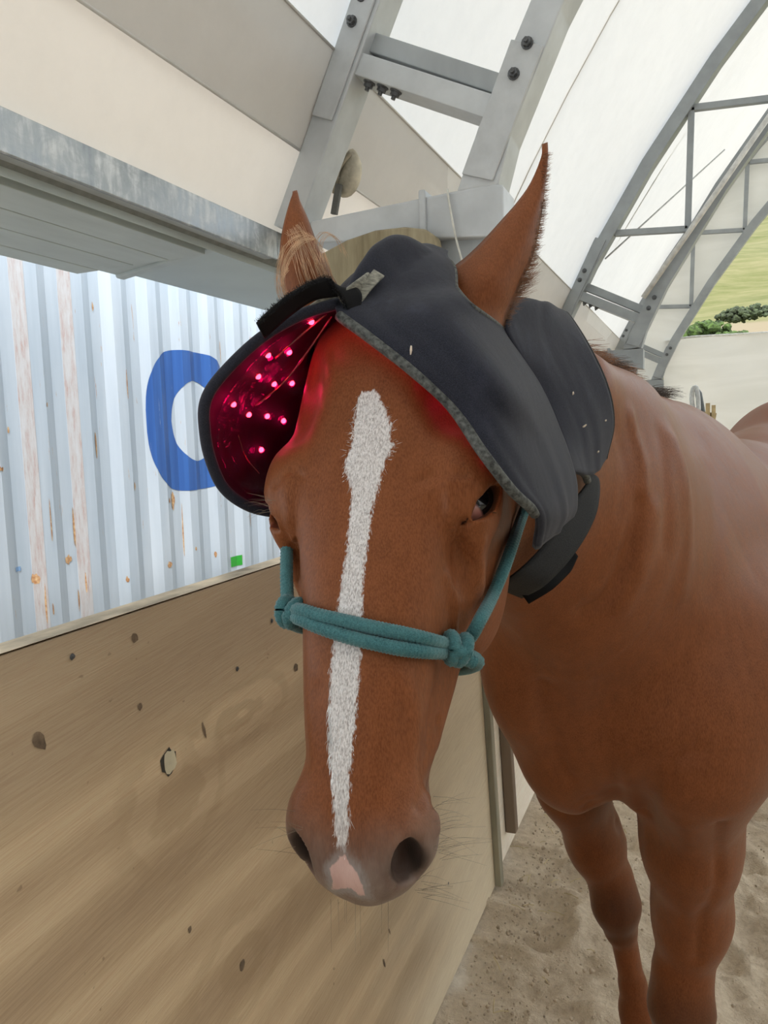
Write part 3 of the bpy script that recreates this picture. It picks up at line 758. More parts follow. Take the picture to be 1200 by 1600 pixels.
_vv = np.linspace(-.225, .411, 120)
def _cub(col):
    x = HS[:, 0]; y = HS[:, col]; m = np.gradient(y, x); i = np.clip(np.searchsorted(x, _vv) - 1, 0, len(x) - 2)
    h = x[i + 1] - x[i]; t = (_vv - x[i]) / h
    return (2 * t ** 3 - 3 * t ** 2 + 1) * y[i] + (t ** 3 - 2 * t ** 2 + t) * h * m[i] + (-2 * t ** 3 + 3 * t ** 2) * y[i + 1] + (t ** 3 - t ** 2) * h * m[i + 1]
_HT = [_cub(c) for c in range(1, 6)]
EYE_L = np.array([.0785, .077, -.059]); EYE_R = EYE_L * [-1, 1, 1]
ER = .0262
def _eye_axes(sg):
    out = nrm([sg * .76, .05, .65]); ax = np.array([-sg * .57, .75, .33]); ax = nrm(ax - out * (ax @ out)); return out, ax, np.cross(out, ax)
def head_sdf(q):
    u, v, w = q[..., 0], q[..., 1], q[..., 2]; au = np.abs(u)
    wt, wm, wb, a, n = [np.interp(v, _vv, t) for t in _HT]
    up = w > wm; h = np.where(up, wt - wm, wm - wb)
    # narrower towards the jaw
    aa = np.where(up, a, a * (1 - np.interp(v, [.10, .17, .29, .34], [.28, -.04, -.14, .15]) * np.clip((wm - w) / (wm - wb + 1e-6), 0, 1.2)))
    r = ((au / aa) ** n + (np.abs(w - wm) / h) ** n) ** (1 / n)
    d = (r - 1) * np.minimum(aa, h) * .9
    d = smax(d, np.maximum(-.225 - v, v - .411), .02)
    m = np.stack([au, v, w], -1)
    d = smin(d, ell(m, (.084, .062, -.042), (.027, .044, .032)), .030)           # orbit ridge
    d = smin(d, ell(m, (.081, .077, -.059), (.0262, .031, .029)), .016)           # lids over the eyeball
    d = smin(d, ell(m, (.062, .075, -.175), (.040, .125, .085)), .035)           # cheek
    d = smin(d, cap(m, (.073, .125, -.078), (.0585, .235, -.078), .011, .006), .022)  # facial crest
    d = smin(d, ell(m, (.040, .353, -.036), (.020, .033, .031)), .030)           # nostril flare
    d = smin(d, ell(m, (.049, .350, -.050), (.012, .024, .022)), .018)
    d = smin(d, ell(m, (.0, .381, -.058), (.038, .029, .045)), .025)             # upper lip
    d = smin(d, ell(m, (.0, .350, -.118), (.036, .042, .030)), .02)              # chin
    d = smin(d, ell(m, (.0, .20, -.012), (.036, .14, .016)), .02)                # nasal bone
    d = smin(d, ell(m, (.072, .125, -.058), (.018, .055, .028)), .03)
    # hollows
    d = smax(d, -ell(m, (.080, -.03, -.010), (.020, .040, .020)), .03)           # temple
    d = smax(d, -ell(m, (.076, .170, -.040), (.005, .05, .018)), .03)
    d = smax(d, -ell(m, (.066, .29, -.075), (.012, .07, .022)), .03)
    # lips line
    d = smax(d, -ell(m, (.05, .36, -.093), (.03, .045, .0025)), .006)
    # nostrils
    Rn = np.array([nrm([.62, -.05, .78]), nrm([.25, .95, -.14]), (0, 0, 0)]); Rn[1] = nrm(Rn[1] - Rn[0] * (Rn[1] @ Rn[0])); Rn[2] = np.cross(Rn[0], Rn[1])
    d = smax(d, -ell(m, (.0445, .374, -.022), (.030, .0205, .0125), Rn), .007)
    # eye slit
    for sg, E in ((1, EYE_L), (-1, EYE_R)):
        o, ax, bx = _eye_axes(sg); e = q - E; x = e @ ax; y = e @ bx; z = e @ o
        x = x - .004; lim = .0100 * (1 - (x / .0255) ** 2)
        sl = np.maximum(np.abs(y) - lim, np.maximum(.004 - z, z - .05)); sl = np.maximum(sl, np.abs(x) - .027)
        d = smax(d, -sl, .003)
    return d
# neck, trunk, legs in world space
BS = nrm([.98, -.19, 0])
def body_sdf(p):
    n1 = H(0, -.10, -.15); n2 = np.array([-.235, .95, 1.505]); n3 = np.array([-.165, 1.17, 1.40]); n4 = np.array([-.10, 1.45, 1.27])
    d = tube(p, [n1, n2, n3, n4], [.072, .088, .130, .19], [.125, .155, .215, .30], [nrm(HU + [.0, 0, 0]), nrm([.86, -.5, 0]), nrm([.93, -.36, 0]), BS], .06)
    d = smin(d, cap(p, P(905, 600, .99), P(1040, 668, 1.50), .028, .035), .09)              # crest
    tr = tube(p, [(-.105, 1.36, 1.13), (-.05, 1.68, 1.145), (.05, 2.1, 1.10), (.17, 2.55, 1.13), (.29, 2.98, 1.25), (.34, 3.2, 1.26)], [.185, .24, .285, .29, .255, .19], [.23, .37, .385, .375, .365, .27], [BS] * 6, .12)
    d = smin(d, tr, .14)
    d = smin(d, cap(p, (-.085, 1.50, 1.475), (-.03, 1.85, 1.455), .06, .045), .12)              # withers
    d = smin(d, ell(p, (-.035, 1.25, 1.06), (.115, .10, .13)), .07)                         # pectorals
    d = smin(d, ell(p, (-.205, 1.275, 1.02), (.105, .10, .145)), .06)
    d = smin(d, ell(p, (.065, 1.40, 1.11), (.105, .15, .17)), .09)                            # shoulders
    d = smin(d, ell(p, (-.29, 1.50, 1.03), (.085, .15, .20)), .09)
    d = smin(d, ell(p, P(830, 1010, 1.25), (.085, .12, .16)), .08)
    # fore legs
    S = [np.array([1., 0, 0])] * 8
    m = (p[:, 2] < 1.12) & (p[:, 1] < 2.0)
    if m.any():
        q = p[m]; e = d[m]
        e = smin(e, tube(q, [(.005, 1.345, 1.0), (-.012, 1.40, .79), (-.008, 1.415, .64), (-.022, 1.405, .51)], [.085, .076, .059, .049], [.15, .115, .082, .058], S, .06), .10)
        e = smin(e, tube(q, [(-.024, 1.40, .52), (-.024, 1.395, .455), (-.026, 1.405, .39)], [.052, .0545, .040], [.058, .06, .044], S, .03), .02)
        e = smin(e, tube(q, [(-.026, 1.41, .42), (-.03, 1.415, .25), (-.03, 1.41, .19), (-.03, 1.37, .12), (-.03, 1.35, .07)], [.034, .031, .041, .036, .055], [.038, .036, .045, .042, .06], S, .02), .02)
        e = smin(e, tube(q, [(-.285, 1.55, .95), (-.258, 1.60, .78), (-.215, 1.655, .61), (-.183, 1.67, .50)], [.08, .072, .055, .045], [.11, .10, .075, .055], S, .05), .06)
        e = smin(e, tube(q, [(-.18, 1.665, .52), (-.170, 1.66, .46), (-.163, 1.67, .40)], [.047, .049, .037], [.055, .056, .042], S, .03), .02)
        e = smin(e, tube(q, [(-.163, 1.675, .42), (-.135, 1.69, .25), (-.125, 1.69, .19), (-.12, 1.65, .12), (-.118, 1.635, .07)], [.030, .028, .038, .034, .055], [.036, .034, .042, .04, .06], S, .02), .02)
        d[m] = e
    d = smax(d, -ell(p, (-.105, 1.15, .86), (.022, .08, .09)), .08)                            # cleft of the breast
    # hind legs
    m = (p[:, 2] < 1.25) & (p[:, 1] > 2.4)
    if m.any():
        q = p[m]; e = d[m]
        for sx in (-1, 1):
            c = np.array([.27, 3.0, 0]) + BS * .15 * sx
            e = smin(e, tube(q, [c + [0, -.02, 1.1], c + [0, -.05, .88], c + [.02, .14, .60], c + [.03, .22, .50]], [.13, .10, .05, .04], [.2, .16, .075, .055], S, .05), .06)
            e = smin(e, tube(q, [c + [.03, .22, .52], c + [.03, .19, .22], c + [.03, .15, .13], c + [.03, .13, .07]], [.036, .03, .04, .055], [.05, .036, .044, .06], S, .03), .02)
        d[m] = e
    return np.where(p[..., 2] < .04, np.maximum(d, .0 - p[..., 2]), d)
HC = H(0, .10, -.12)
def horse_sdf(p):
    p = np.asarray(p, float); sh = p.shape[:-1]; p = p.reshape(-1, 3)
    d = body_sdf(p) if len(p) else np.zeros(0)
    near = np.linalg.norm(p - HC, axis=1) < .50
    if near.any():
        d[near] = smin(d[near], head_sdf(to_head(p[near])), .045)
    return d.reshape(sh)
def grad(p, e=.0015):
    g = np.stack([horse_sdf(p + np.eye(3)[i] * e) - horse_sdf(p - np.eye(3)[i] * e) for i in range(3)], -1)
    return g / (np.linalg.norm(g, axis=-1, keepdims=True) + 1e-12)
def push_out(p, off, it=6):
    p = np.array(p, float)
    off = np.broadcast_to(np.asarray(off, float), p.shape[:-1])
    for _ in range(it):
        d = horse_sdf(p); b = d < off
        if not b.any(): break
        g = grad(p[b]); p[b] = p[b] + g * (off[b] - d[b])[:, None] * .9
    return p
def hits(pts, off=0., d0=.45, d1=3.0):
    """first points along the rays of some pixels at distance 'off' from the horse"""
    pts = np.asarray(pts, float); r = CF + ((pts[:, :1] - 600) / FPX) * CR - ((pts[:, 1:2] - 800) / FPX) * CU
    off = np.broadcast_to(np.asarray(off, float), (len(pts),)); L = np.linalg.norm(r, axis=1)
    t = np.full(len(pts), d0); bs = np.full(len(pts), 9.); bt = t.copy(); live = np.ones(len(pts), bool)
    for _ in range(90):
        s = np.full(len(pts), 9.); s[live] = horse_sdf(EYE + r[live] * t[live][:, None]) - off[live]
        b = live & (s < bs); bs[b] = s[b]; bt[b] = t[b]
        live &= (s > .0004) & (t < d1)
        if not live.any(): break
        t[live] += np.maximum(s[live] * .75, .0012) / L[live]
    return EYE + r * bt[:, None]
def hit(px, py, off=0.): return hits([(px, py)], off)[0]

def surface_nets(lo, hi, h):
    B = 8; n = np.ceil((np.array(hi) - lo) / (h * B)).astype(int); lo = np.array(lo, float)
    ci = np.stack(np.meshgrid(*[np.arange(k) for k in n], indexing='ij'), -1)
    cc = lo + (ci + .5) * B * h - h / 2
    cv = horse_sdf(cc)
    G = np.repeat(np.repeat(np.repeat(cv.astype(np.float32), B, 0), B, 1), B, 2)
    act = np.argwhere(np.abs(cv) < B * h * 1.35)
    loc = np.stack(np.meshgrid(*[np.arange(B)] * 3, indexing='ij'), -1).reshape(-1, 3)
    for s in range(0, len(act), 400):
        a = act[s:s + 400]; gi = (a[:, None, :] * B + loc[None]).reshape(-1, 3)
        G[gi[:, 0], gi[:, 1], gi[:, 2]] = horse_sdf(lo + gi * h)
    S = G < 0
    cnt = np.zeros(np.array(S.shape) - 1, np.int8)
    for dx in (0, 1):
        for dy in (0, 1):
            for dz in (0, 1):
                cnt += S[dx:S.shape[0] - 1 + dx, dy:S.shape[1] - 1 + dy, dz:S.shape[2] - 1 + dz]
    cells = np.argwhere((cnt > 0) & (cnt < 8)); idm = np.full(cnt.shape, -1, np.int32); idm[tuple(cells.T)] = np.arange(len(cells))
    acc = np.zeros((len(cells), 3)); num = np.zeros(len(cells))
    corners = [(a, b, c) for a in (0, 1) for b in (0, 1) for c in (0, 1)]
    for i, a in enumerate(corners):
        for b in corners[i + 1:]:
            if sum(abs(x - y) for x, y in zip(a, b)) != 1: continue
            va = G[tuple((cells + a).T)]; vb = G[tuple((cells + b).T)]; m = (va < 0) != (vb < 0)
            t = np.where(m, va / (va - vb + 1e-12), 0)[:, None]
            acc += np.where(m[:, None], np.array(a) + (np.array(b) - np.array(a)) * t, 0); num += m
    V = lo + (cells + acc / num[:, None]) * h
    Q = []
    for ax in range(3):
        o1, o2 = [k for k in range(3) if k != ax]
        sl0 = [slice(None)] * 3; sl1 = [slice(None)] * 3; sl0[ax] = slice(0, -1); sl1[ax] = slice(1, None)
        x = S[tuple(sl0)] != S[tuple(sl1)]
        e = np.argwhere(x); e = e[(e[:, o1] > 0) & (e[:, o2] > 0)]
        e = e[(e[:, o1] < S.shape[o1] - 1) & (e[:, o2] < S.shape[o2] - 1)]
        d1 = np.zeros(3, int); d1[o1] = 1; d2 = np.zeros(3, int); d2[o2] = 1
        q = np.stack([idm[tuple((e - d1 - d2).T)], idm[tuple((e - d2).T)], idm[tuple(e.T)], idm[tuple((e - d1).T)]], -1)
        fl = S[tuple(e.T)]
        if ax == 1: fl = ~fl
        q[~fl] = q[~fl][:, ::-1]; Q.append(q)
    Q = np.vstack(Q); Q = Q[(Q >= 0).all(1)]
    return V, Q
def project(V, it=2):
    for _ in range(it):
        V = V - grad(V) * np.clip(horse_sdf(V), -.004, .004)[:, None]
    return V
def build_horse_mesh():
    V, Q = surface_nets((-.62, .30, -.03), (.78, 3.52, 1.90), .0084)
    V = project(V, 1)
    me = qmesh('horse', V, Q)
    def refine(me, sel):
        bm = bmesh.new(); bm.from_mesh(me); co = np.array([v.co[:] for v in bm.verts]); m = sel(co)
        ed = [e for e in bm.edges if m[e.verts[0].index] and m[e.verts[1].index]]
        bmesh.ops.subdivide_edges(bm, edges=ed, cuts=1, use_grid_fill=True)
        bm.to_mesh(me); bm.free()
        co = np.empty(len(me.vertices) * 3, np.float32); me.vertices.foreach_get('co', co); co = co.reshape(-1, 3).astype(float)
        m = sel(co); co[m] = project(co[m], 1); me.vertices.foreach_set('co', co.astype(np.float32).ravel()); me.update()
    refine(me, lambda c: (np.linalg.norm(c - HC, axis=1) < .36))
    ew = [H(*EYE_L), H(*EYE_R), H(.046, .375, -.025), H(-.046, .375, -.025)]
    refine(me, lambda c: np.min([np.linalg.norm(c - e, axis=1) for e in ew], axis=0) < .045)
    # muscle lines, veins and creases: shallow relief along measured curves
    co = np.empty(len(me.vertices) * 3, np.float32); me.vertices.foreach_get('co', co); co = co.reshape(-1, 3).astype(float)
    for pts, amp, wd in (
        ([(848, 1070), (856, 1140), (880, 1205), (925, 1262), (975, 1290)], -.009, .018), ([(905, 1060), (905, 1110), (920, 1160), (955, 1215)], .006, .03),
        ([(1000, 790), (980, 870), (950, 930), (915, 955)], -.008, .016), ([(1020, 800), (1005, 880), (975, 945)], .005, .022),
        ([(985, 650), (1003, 720), (1003, 800), (992, 880)], .005, .014), ([(960, 640), (975, 720), (972, 800)], -.002, .012), ([(1052, 690), (1072, 760), (1076, 850), (1065, 920)], .005, .022), ([(1030, 680), (1040, 760), (1040, 850)], -.003, .016),
        ([(1110, 740), (1120, 820), (1110, 920)], -.003, .03), ([(1125, 1290), (1122, 1360), (1098, 1430), (1090, 1500)], -.007, .013), ([(1090, 1175), (1050, 1190), (1025, 1225), (1010, 1270)], -.007, .016), ([(1070, 1290), (1075, 1370), (1062, 1440)], .004, .025),
        ([(698, 900), (712, 945), (708, 1000), (700, 1030)], .0035, .006), ([(725, 815), (714, 845), (708, 870)], -.0025, .004), ([(752, 850), (755, 900), (745, 950)], .0035, .007), ([(735, 880), (735, 930)], -.0015, .008),
        ([(655, 750), (690, 738), (728, 745)], -.0025, .004), ([(668, 772), (700, 752), (735, 752)], .002, .004), ([(430, 760), (450, 735), (470, 745)], -.002, .004),
        ([(672, 1100), (668, 1180), (655, 1260)], -.003, .007), ([(684, 1120), (676, 1200), (680, 1260)], -.003, .004), ([(692, 1205), (686, 1250), (684, 1300)], .0025, .004),
        ([(630, 1060), (650, 1120), (640, 1200)], .002, .012), ([(495, 1080), (500, 1180), (492, 1260)], -.002, .010)):
        c = spline(hits(pts), 40); lo, hi = c.min(0) - 4 * wd, c.max(0) + 4 * wd
        m = np.where(((co > lo) & (co < hi)).all(1))[0]
        if len(m) == 0: continue
        q = co[m]; d2 = np.min(((q[:, None, :] - c[None]) ** 2).sum(2), 1); g = grad(q)
        co[m] = q + g * (amp * np.exp(-d2 / (2 * (wd * .6) ** 2)))[:, None]
    me.vertices.foreach_set('co', co.astype(np.float32).ravel()); me.update()
    return me
horse_me = build_horse_mesh()
# ------------------------------------------------------------------ ears joined to the body mesh
def ear_arrays(rows, depth, bulge, n=14, th=.0045):
    V = []; m = len(rows)
    LR = np.array([[*a, *b] for a, b in rows], float); ss = np.linspace(0, 1, m); st = np.linspace(0, 1, 26)
    LR = spline(LR, 26); dp = np.interp(st, np.linspace(0, 1, len(depth)), depth); bl = np.interp(st, [0, .25, .8, 1], [bulge * .9, bulge, bulge * .35, .001])
    for i in range(26):
        a = P(LR[i, 0], LR[i, 1], dp[i]); b = P(LR[i, 2], LR[i, 3], dp[i] + .006); x = b - a; wd = np.linalg.norm(x)
        f = -nrm(ray(*(LR[i, :2] + LR[i, 2:]) / 2)); f = nrm(f - nrm(x) * (f @ nrm(x)))
        for k in range(n + 1):
            t = k / n; V.append(a + x * t + f * bl[i] * 4 * t * (1 - t) * (1.0 + .5 * (t - .5)))
        for k in range(n - 1, 0, -1):
            t = k / n; V.append(a + x * t + f * (bl[i] * 4 * t * (1 - t) * (1.0 + .5 * (t - .5)) - min(th, wd * .5) * min(1, 6 * t * (1 - t))))
    M = 2 * n; Q = [(i * M + k, i * M + (k + 1) % M, (i + 1) * M + (k + 1) % M, (i + 1) * M + k) for i in range(25) for k in range(M)]
    return np.array(V), Q, M
EARS = [([((692, 445), (787, 532)), ((702, 422), (790, 500)), ((728, 401), (803, 470)), ((754, 376), (817, 437)), ((783, 344), (833, 400)), ((806, 318), (844, 350)), ((828, 287), (851, 300)), ((844, 250), (855, 258)), ((850, 224), (856, 222))], (.785, .80), .026),
        ([((500, 560), (575, 520)), ((470, 510), (550, 480)), ((447, 462), (527, 444)), ((438, 424), (510, 410)), ((437, 392), (498, 386)), ((440, 365), (489, 362)), ((446, 338), (480, 338)), ((454, 311), (469, 314)), ((460, 298), (464, 297))], (.775, .755, .752, .755, .765), .020)]
bm = bmesh.new(); bm.from_mesh(horse_me)
n_body = len(bm.verts)
for rows, dp, bl in EARS:
    V, Q, M = ear_arrays(rows, dp, bl); vs = [bm.verts.new(v) for v in V]
    for q in Q: bm.faces.new([vs[i] for i in q]).smooth = True
    bm.faces.new(vs[-M:])
bmesh.ops.recalc_face_normals(bm, faces=bm.faces)
bm.to_mesh(horse_me); bm.free()
horse_me.polygons.foreach_set('use_smooth', np.ones(len(horse_me.polygons), bool))
co = np.empty(len(horse_me.vertices) * 3, np.float32); horse_me.vertices.foreach_get('co', co); co = co.reshape(-1, 3).astype(float)
hq = to_head(co); is_ear = np.arange(len(co)) >= n_body

# ------------------------------------------------------------------ markings, from measured outlines in head coordinates
def to_uv(pts): return to_head(hits(pts, 0.))[:, :2]
_bl = [(612, 562, 588), (640, 556, 604), (665, 553, 611), (690, 550, 611), (697, 548, 617), (705, 545, 609), (725, 538, 602), (740, 541, 597), (770, 551, 589), (800, 547, 580), (850, 543, 575), (900, 535, 568), (950, 528, 567), (1000, 522, 565), (1050, 516, 562), (1100, 514, 558), (1150, 513, 553), (1200, 516, 548), (1250, 521, 546), (1290, 522, 545), (1315, 525, 543), (1335, 532, 538)]
BLL = to_uv([(l, y) for y, l, r in _bl]); BLR = to_uv([(r, y) for y, l, r in _bl])
vl = np.interp(hq[:, 1], BLL[:, 1], BLL[:, 0]); vr = np.interp(hq[:, 1], BLR[:, 1], BLR[:, 0])
blaze = np.minimum(hq[:, 0] - vl, vr - hq[:, 0]); blaze = np.minimum(blaze, np.minimum(hq[:, 1] - BLL[0, 1], BLL[-1, 1] - hq[:, 1]))
front = hq[:, 2] > -.075
blaze = np.where(front, np.clip(blaze, -.03, .03), -.03)
SNIP = to_uv([(535, 1328), (528, 1346), (515, 1356), (520, 1376), (518, 1390), (548, 1387), (560, 1398), (571, 1400), (567, 1384), (557, 1362), (545, 1346)])
def poly_sd(p, poly):
    d = np.full(len(p), 9.); ins = np.zeros(len(p), bool)
    for a, b in zip(poly, np.roll(poly, -1, 0)):
        e = b - a; w = p - a; t = np.clip((w @ e) / (e @ e), 0, 1); d = np.minimum(d, np.linalg.norm(w - t[:, None] * e, axis=1))
        c = ((a[1] <= p[:, 1]) != (b[1] <= p[:, 1])); x = a[0] + (p[:, 1] - a[1]) / (b[1] - a[1] + 1e-12) * (b[0] - a[0]); ins ^= c & (p[:, 0] < x)
    return np.where(ins, d, -d)
snip = np.where(front, np.clip(poly_sd(hq[:, :2], SNIP), -.03, .03), -.03)
def sst(x, a, b): t = np.clip((x - a) / (b - a), 0, 1); return t * t * (3 - 2 * t)
muz = sst(hq[:, 1] + .25 * np.abs(hq[:, 0]) - .35 * (hq[:, 2] + .03), .325, .385) * (np.abs(hq[:, 0]) < .2) * (hq[:, 2] > -.2)
eye_d = np.minimum(np.linalg.norm((hq - EYE_L), axis=1), np.linalg.norm((hq - EYE_R), axis=1))
dark = sst(eye_d, .036, .024) * .8
nos = np.minimum(np.linalg.norm(hq - [.042, .372, -.028], axis=1), np.linalg.norm(hq - [-.042, .372, -.028], axis=1))
dark = np.maximum(dark, sst(nos, .024, .012) * .9)
knee = np.minimum(np.linalg.norm(co - [-.024, 1.36, .44], axis=1), np.linalg.norm(co - [-.168, 1.62, .45], axis=1))
dark = np.maximum(dark, .5 * sst(knee, .12, .04)); dark = np.where(is_ear, 0, dark)
muz = np.where(is_ear, 0, muz); blaze = np.where(is_ear, -.03, blaze); snip = np.where(is_ear, -.03, snip)
for nm, arr in (('blaze', blaze), ('snip', snip), ('muzzle', muz), ('dark', dark), ('ear', is_ear.astype(float))):
    at = horse_me.attributes.new(nm, 'FLOAT', 'POINT'); at.data.foreach_set('value', arr.astype(np.float32))

def coat_material():
    t = NT('chestnut_coat'); ob = t.obj()
    fine = t.noise(t.obj((900, 900, 160)), 1.0, 2, .6); mid = t.noise(t.obj((60, 60, 26)), 1.0, 3, .6); big = t.noise(ob, 4.5, 3)
    col = t.mix(.5, t.ramp(big, [(.3, (.140, .038, .0105)), (.7, (.205, .060, .018))]), t.ramp(mid, [(.3, (.128, .035, .010)), (.7, (.225, .069, .022))]))
    col = t.mix(.30, col, t.ramp(fine, [(.35, (.07, .021, .008)), (.65, (.29, .105, .042))]))
    bz = t.attr('blaze').outputs['Fac']; sn = t.attr('snip').outputs['Fac']; mz = t.attr('muzzle').outputs['Fac']; dk = t.attr('dark').outputs['Fac']
    grey = t.ramp(mid, [(.3, (.125, .092, .078)), (.7, (.21, .155, .128))])
    col = t.mix(t.math('MULTIPLY', mz, t.math('ADD', .62, t.math('MULTIPLY', mid, .5)), clamp=True), col, grey)
    col = t.mix(dk, col, (.022, .015, .013))
    edge = t.noise(t.obj((420, 420, 110)), 1.0, 2, .6)
    e2 = t.math('MULTIPLY', t.math('SUBTRACT', edge, .5), .010)
    bf = t.smooth(t.math('ADD', bz, e2), -.0012, .0016)
    # the blaze thins to roan grey towards the muzzle
    thin = t.math('SUBTRACT', 1.0, t.math('MULTIPLY', mz, .45))
    white = t.ramp(fine, [(.32, (.36, .325, .31)), (.6, (.74, .70, .68))])
    col = t.mix(t.math('MULTIPLY', bf, thin), col, white)
    halo = t.math('MULTIPLY', t.smooth(t.math('ADD', sn, e2), -.009, -.001), mz)
    col = t.mix(t.math('MULTIPLY', halo, .55), col, (.33, .315, .305))
    sf = t.smooth(t.math('ADD', sn, t.math('MULTIPLY', e2, .35)), -.0006, .0008)
    col = t.mix(sf, col, t.ramp(mid, [(.3, (.50, .315, .275)), (.7, (.62, .42, .37))]))
    rough = t.math('ADD', .36, t.math('MULTIPLY', mid, .16))
    t.set(col, rough, 0, .24); t.b.inputs['Specular Tint'].default_value = (1, .78, .6, 1)
    t.b.inputs['Sheen Weight'].default_value = .06; t.b.inputs['Sheen Roughness'].default_value = .45; t.b.inputs['Sheen Tint'].default_value = (1, .82, .68, 1)
    b1 = t.bump(mid, .10, .004); t.bump(fine, .22, .0012, b1)
    return t.m
horse = link('horse', horse_me, coat_material())
tag(horse, 'chestnut horse with white blaze and pink snip wearing a black hood', 'horse')

# ------------------------------------------------------------------ eyes
def build_eye(sg, E):
    o, ax, bx = _eye_axes(sg); R = np.stack([HU, HA, HW], 1) @ np.stack([ax, bx, o], 1)      # columns: slit axis, across, outward
    th = np.linspace(0, math.pi, 22); ph = np.arange(32) * 2 * math.pi / 32; V = []
    for a in th:
        for b in ph: V.append(np.array([math.sin(a) * math.cos(b), math.sin(a) * math.sin(b), math.cos(a)]) * ER)
    Fc = [(i * 32 + j, i * 32 + (j + 1) % 32, (i + 1) * 32 + (j + 1) % 32, (i + 1) * 32 + j) for i in range(21) for j in range(32)]
    me = mesh('eyeball', V, Fc, True)
    t = NT('eye_dark'); x = t.sep(t.obj())[0]
    t.set(t.mix(t.smooth(x, .0085, .0115), (.010, .008, .009), (.55, .22, .17)), .06, 0, .6)
    ob = link('eyeball', me, t.m, horse)
    M = Matrix(((*R[0], 0), (*R[1], 0), (*R[2], 0), (0, 0, 0, 1))); c = H(*(E + o * .0035)); M.translation = Vector(c)
    ob.matrix_world = M
    tag(ob, 'glossy dark eye with pink inner corner')
build_eye(1, EYE_L); build_eye(-1, EYE_R)

# ------------------------------------------------------------------ hair
def strands(name, roots, dirs, lens, wid, mat, bend=None, seg=3, label=None, parent=None):
    """thin tapering ribbons turned to a random side"""
    roots = np.asarray(roots); dirs = np.asarray(dirs); n = len(roots)
    rs = np.random.default_rng(len(roots) + 11)
    side = np.cross(dirs, rs.normal(size=(n, 3))); side /= np.linalg.norm(side, axis=1)[:, None] + 1e-9
    lens = np.broadcast_to(lens, (n,)); bend = np.zeros((n, 3)) if bend is None else bend
    V = np.zeros((n, seg * 2 + 1, 3)); wid = np.broadcast_to(wid, (n,))
    for k in range(seg):
        f = k / seg; c = roots + dirs * (lens * f)[:, None] + bend * (f * f * lens)[:, None]; w = wid * (1 - .5 * f)
        V[:, 2 * k] = c - side * w[:, None] / 2; V[:, 2 * k + 1] = c + side * w[:, None] / 2
    V[:, -1] = roots + dirs * lens[:, None] + bend * lens[:, None]
    m = seg * 2 + 1; base = (np.arange(n) * m)[:, None]; T = []
    for k in range(seg - 1):
        T.append(base + [2 * k, 2 * k + 1, 2 * k + 3]); T.append(base + [2 * k, 2 * k + 3, 2 * k + 2])
    T.append(base + [2 * seg - 2, 2 * seg - 1, 2 * seg]); T = np.vstack(T)
    o = link(name, qmesh(name, V.reshape(-1, 3), T, False), mat, parent)
    o['kind'] = 'stuff'
    if label: o['label'] = label
    return o
def hair_mat(name, c, rough=.45):
    return simple(name, c, rough, vary=.22, scale=70)
def surf_points(n, u0, u1, v0, v1, seed):
    r = np.random.default_rng(seed); uv = r.uniform((u0, v0), (u1, v1), (n, 2)); p = F0 + uv[:, :1] * HU + uv[:, 1:] * HA + .05 * HW
    for _ in range(26): p = p - HW * np.clip(horse_sdf(p), -.02, .02)[:, None] * .9
    return p, uv
def build_blaze_hair():
    r = np.random.default_rng(31)
    p, uv = surf_points(15000, BLL[:, 0].min() - .008, BLR[:, 0].max() + .008, BLL[0, 1] - .006, BLL[-1, 1], 32)
    b = np.minimum(uv[:, 0] - np.interp(uv[:, 1], BLL[:, 1], BLL[:, 0]), np.interp(uv[:, 1], BLR[:, 1], BLR[:, 0]) - uv[:, 0])
    k = (b > -.0008) & (uv[:, 1] > BLL[0, 1]); p = p[k]; uv = uv[k]
    g = grad(p); wh = to_uv([(583, 714)])[0]; d2 = uv - wh
    ang = d2 / (np.linalg.norm(d2, axis=1)[:, None] + 1e-6); near = np.exp(-(np.linalg.norm(d2, axis=1) / .05) ** 2)[:, None]
    flow = ang * near + np.array([0, 1.]) * (1 - near) + r.normal(0, .22, (len(p), 2))
    t = flow[:, :1] * HU + flow[:, 1:] * HA; t = t - g * (t * g).sum(1)[:, None]; t /= np.linalg.norm(t, axis=1)[:, None]
    d = t + g * r.uniform(.08, .30, (len(p), 1)); d /= np.linalg.norm(d, axis=1)[:, None]
    strands('blaze_hair', p - g * .0005, d, r.uniform(.006, .011, len(p)), .00048, hair_mat('white_hair', (.86, .83, .81)), -g * .25, 2, 'short white hair of the blaze', horse)
build_blaze_hair()
# ================================================================== the light-therapy hood
def neoprene(name, c0, c1):
    t = NT(name); a = t.noise(t.obj(), 1900, 2, .6); b = t.noise(t.obj((1, 1, .45)), 26, 4, .6); d = t.noise(t.obj(), 7, 3)
    col = t.mix(t.math('MULTIPLY', t.smooth(a, .42, .68), .5), c0, c1)
    col = t.mix(t.math('MULTIPLY', t.smooth(b, .55, .8), .35), col, c1)
    col = t.mix(t.math('MULTIPLY', t.smooth(d, .5, .75), .3), col, tuple(x * .6 for x in c0))
    t.set(col, .82, 0, .2); t.b.inputs['Sheen Weight'].default_value = .12; t.b.inputs['Sheen Roughness'].default_value = .4
    b1 = t.bump(b, .25, .004); t.bump(a, .35, .0006, b1)
    return t.m
neo = neoprene('navy_neoprene', (.0125, .013, .019), (.058, .062, .092))
neo_in = simple('black_lining', (.0018, .0017, .0024), .7, vary=.3, scale=60, spec=.2)
bind_m = simple('grey_binding', (.085, .088, .080), .8, vary=.45, scale=220, bump=.5, bdist=.001)
web_m = simple('black_webbing', (.010, .0105, .0115), .8, vary=.4, scale=500, stretch=(1, 1, 2), bump=.6, bdist=.001)
hood = empty('therapy_hood', H(0, -.12, -.02))
tag(hood, 'dark navy neoprene horse hood with glowing red lights under its flared side', 'hood')

